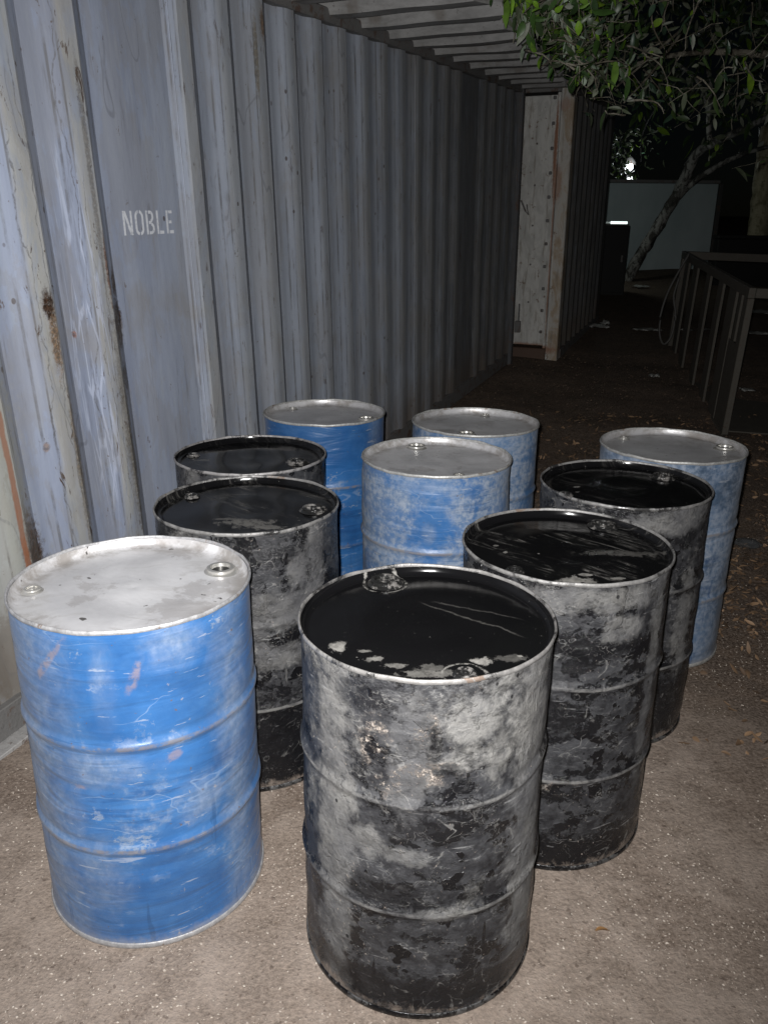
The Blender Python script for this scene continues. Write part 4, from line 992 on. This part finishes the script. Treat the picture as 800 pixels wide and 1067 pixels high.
# ------------------------------------------------------------------ litter and leaf fall
lit = N('white_scrap'); LT = lit.fin(lit.mix(lit.noise(lit.co(), 12), (.45, .46, .44), (.75, .75, .72)), .5)
def scrap(x, y, w_, l_, h_, seed, label):
    bm = bmesh.new(); n = 7; g = []
    for j in range(n):
        for i in range(n):
            a, b = i / (n - 1) - .5, j / (n - 1) - .5
            rr = 1 - .35 * max(abs(a), abs(b)) * (1 + noise.noise(Vector((a * 6, b * 6, seed))))
            g.append(bm.verts.new((a * w_ * rr, b * l_ * rr, h_ * (.5 + .9 * noise.noise(Vector((a * 4, b * 4, seed + 3)))) * (1 - 1.2 * max(abs(a), abs(b))) + .008)))
    for j in range(n - 1):
        for i in range(n - 1): bm.faces.new((g[j * n + i], g[j * n + i + 1], g[(j + 1) * n + i + 1], g[(j + 1) * n + i]))
    bmesh.ops.solidify(bm, geom=list(bm.faces), thickness=.002)
    o = obj('litter_scrap', bm, LT, smooth=True); o.location = (x, y, gz(x, y) + .004); o.rotation_euler = (0, 0, seed * 1.7)
    return tag(o, label, 'litter', 'pale litter on the dark soil')
def gp(px, py):   # where the sight line through a photo point meets the ground (run once, to lay litter on the soil)
    v = rt * ((px - 400) / 841.02) + uv * ((533.5 - py) / 841.02) + fw; lo_, hi_ = 1.0, 40.0
    for _ in range(50):
        md = (lo_ + hi_) / 2; q = Vector((0, 0, CH)) + v * md
        if q.z > gz(q.x, q.y): lo_ = md
        else: hi_ = md
    q = Vector((0, 0, CH)) + v * lo_; return q.x, q.y
for i, (px, py, w_, h_, lb) in enumerate((
    (623, 343, .24, .10, 'crumpled white scrap lying beside the foot of the second container'),
    (630, 340, .12, .12, 'small folded white scrap next to the crumpled one by the second container'),
    (667, 300, .26, .06, 'flat pale scrap on the soil in front of the leaning trunk'),
    (630, 304, .13, .04, 'dim small scrap below the black cabinet'),
    (672, 345, .28, .05, 'thin grey scrap left of the hanging cable loop'),
    (684, 346, .12, .05, 'small pale scrap inside the hanging cable loop'),
    (714, 346, .18, .06, 'pale scrap seen between the far slats of the cage'),
    (733, 345, .18, .06, 'pale scrap seen behind the middle slats of the cage'),
    (792, 327, .55, .07, 'long white board scrap under the cage top rail at the right edge'),
    (787, 349, .30, .06, 'grey rubble scrap below the long white board at the right edge'),
    (778, 408, .16, .04, 'small grey scrap on dark soil right of the cage slats'),
    (681, 395, .10, .08, 'round grey lump on the dark soil below the cable loop'))):
    x, y = gp(px, py); scrap(x, y, w_, w_ * 1.1, h_, i + 1, lb)
# dry leaves and soil crumbs to the right
dl = N('dry_leaf'); g = dl.nd('ShaderNodeNewGeometry'); DL = dl.fin(dl.mix(g.outputs['Random Per Island'], (.07, .042, .024), (.30, .19, .11)), .7)
V = []; F = []
for _ in range(9000):
    y = rng.uniform(2.3, 6.8); x = rng.uniform(-.3, 1.0 + .42 * y)
    dens = .62 * x + .30 * y - 1.50 + .5 * noise.noise(Vector((x * 1.5, y * 1.5, 8)))
    if dens < rng.uniform(0, .8): continue
    if y > 4.3 and rng.random() < .6: continue
    Lm, Fm = leaf_geo(rng.uniform(.02, .06), rng.uniform(.005, .012), rng.uniform(-.6, .8), rng.uniform(-.5, .8))
    Mx = Euler((rng.gauss(0, .5), rng.gauss(0, .3), rng.uniform(0, 6.3))).to_matrix(); b = len(V); z = gz(x, y) + .008
    V += [tuple(Vector((x, y, z)) + Mx @ Vector(q)) for q in Lm]; F += [tuple(b + k for k in f) for f in Fm]
tag(obj('leaf_litter', (V, [], F), DL, smooth=True), 'brown dry leaf litter spread over the dark soil on the right', 'leaf litter', kind='stuff')
scatter('soil_crumbs', 5000, lambda: (rng.uniform(-.5, 3.8), rng.uniform(4.0, 9.0)), grit_mat('soil_crumb', (.04, .028, .02), (.16, .11, .075)),
        'dark soil crumbs behind the drums', 'soil', .004, .016)
# one orange-brown curled leaf in the foreground
V1, F1 = leaf_geo(.052, .010, .7, .3)
ol = N('orange_dry_leaf'); OL = ol.fin(ol.mix(ol.noise(ol.co(), 60), (.25, .12, .04), (.36, .21, .09)), .6)
x, y = gp(628, 974)
o = obj('dry_leaf', (V1, [], F1), OL, smooth=True); o.location = (x - .02, y, gz(x, y) + .012); o.rotation_euler = (R(-20), R(6), R(25)); tag(o, 'single curled orange-brown leaf on the sand at the bottom right', 'leaf')
# crushed clear plastic at the right edge
cp = N('clear_plastic'); CP = cp.fin((.10, .105, .11), .08, spec=.9); cp.p.inputs['Alpha'].default_value = .5
x, y = gp(778, 572); bm = bmesh.new(); bmesh.ops.create_icosphere(bm, subdivisions=4, radius=.05)
for v in bm.verts:
    n_ = noise.noise(v.co * 22) * .035 + noise.noise(v.co * 50) * .012; v.co *= 1 + n_ * 9; v.co.z *= .5; v.co.x *= 1.5
o = obj('crushed_plastic', bm, CP, smooth=False); o.location = (x, y, gz(x, y) + .035); tag(o, 'crushed clear plastic wrapping beside the far right blue drum', 'litter')
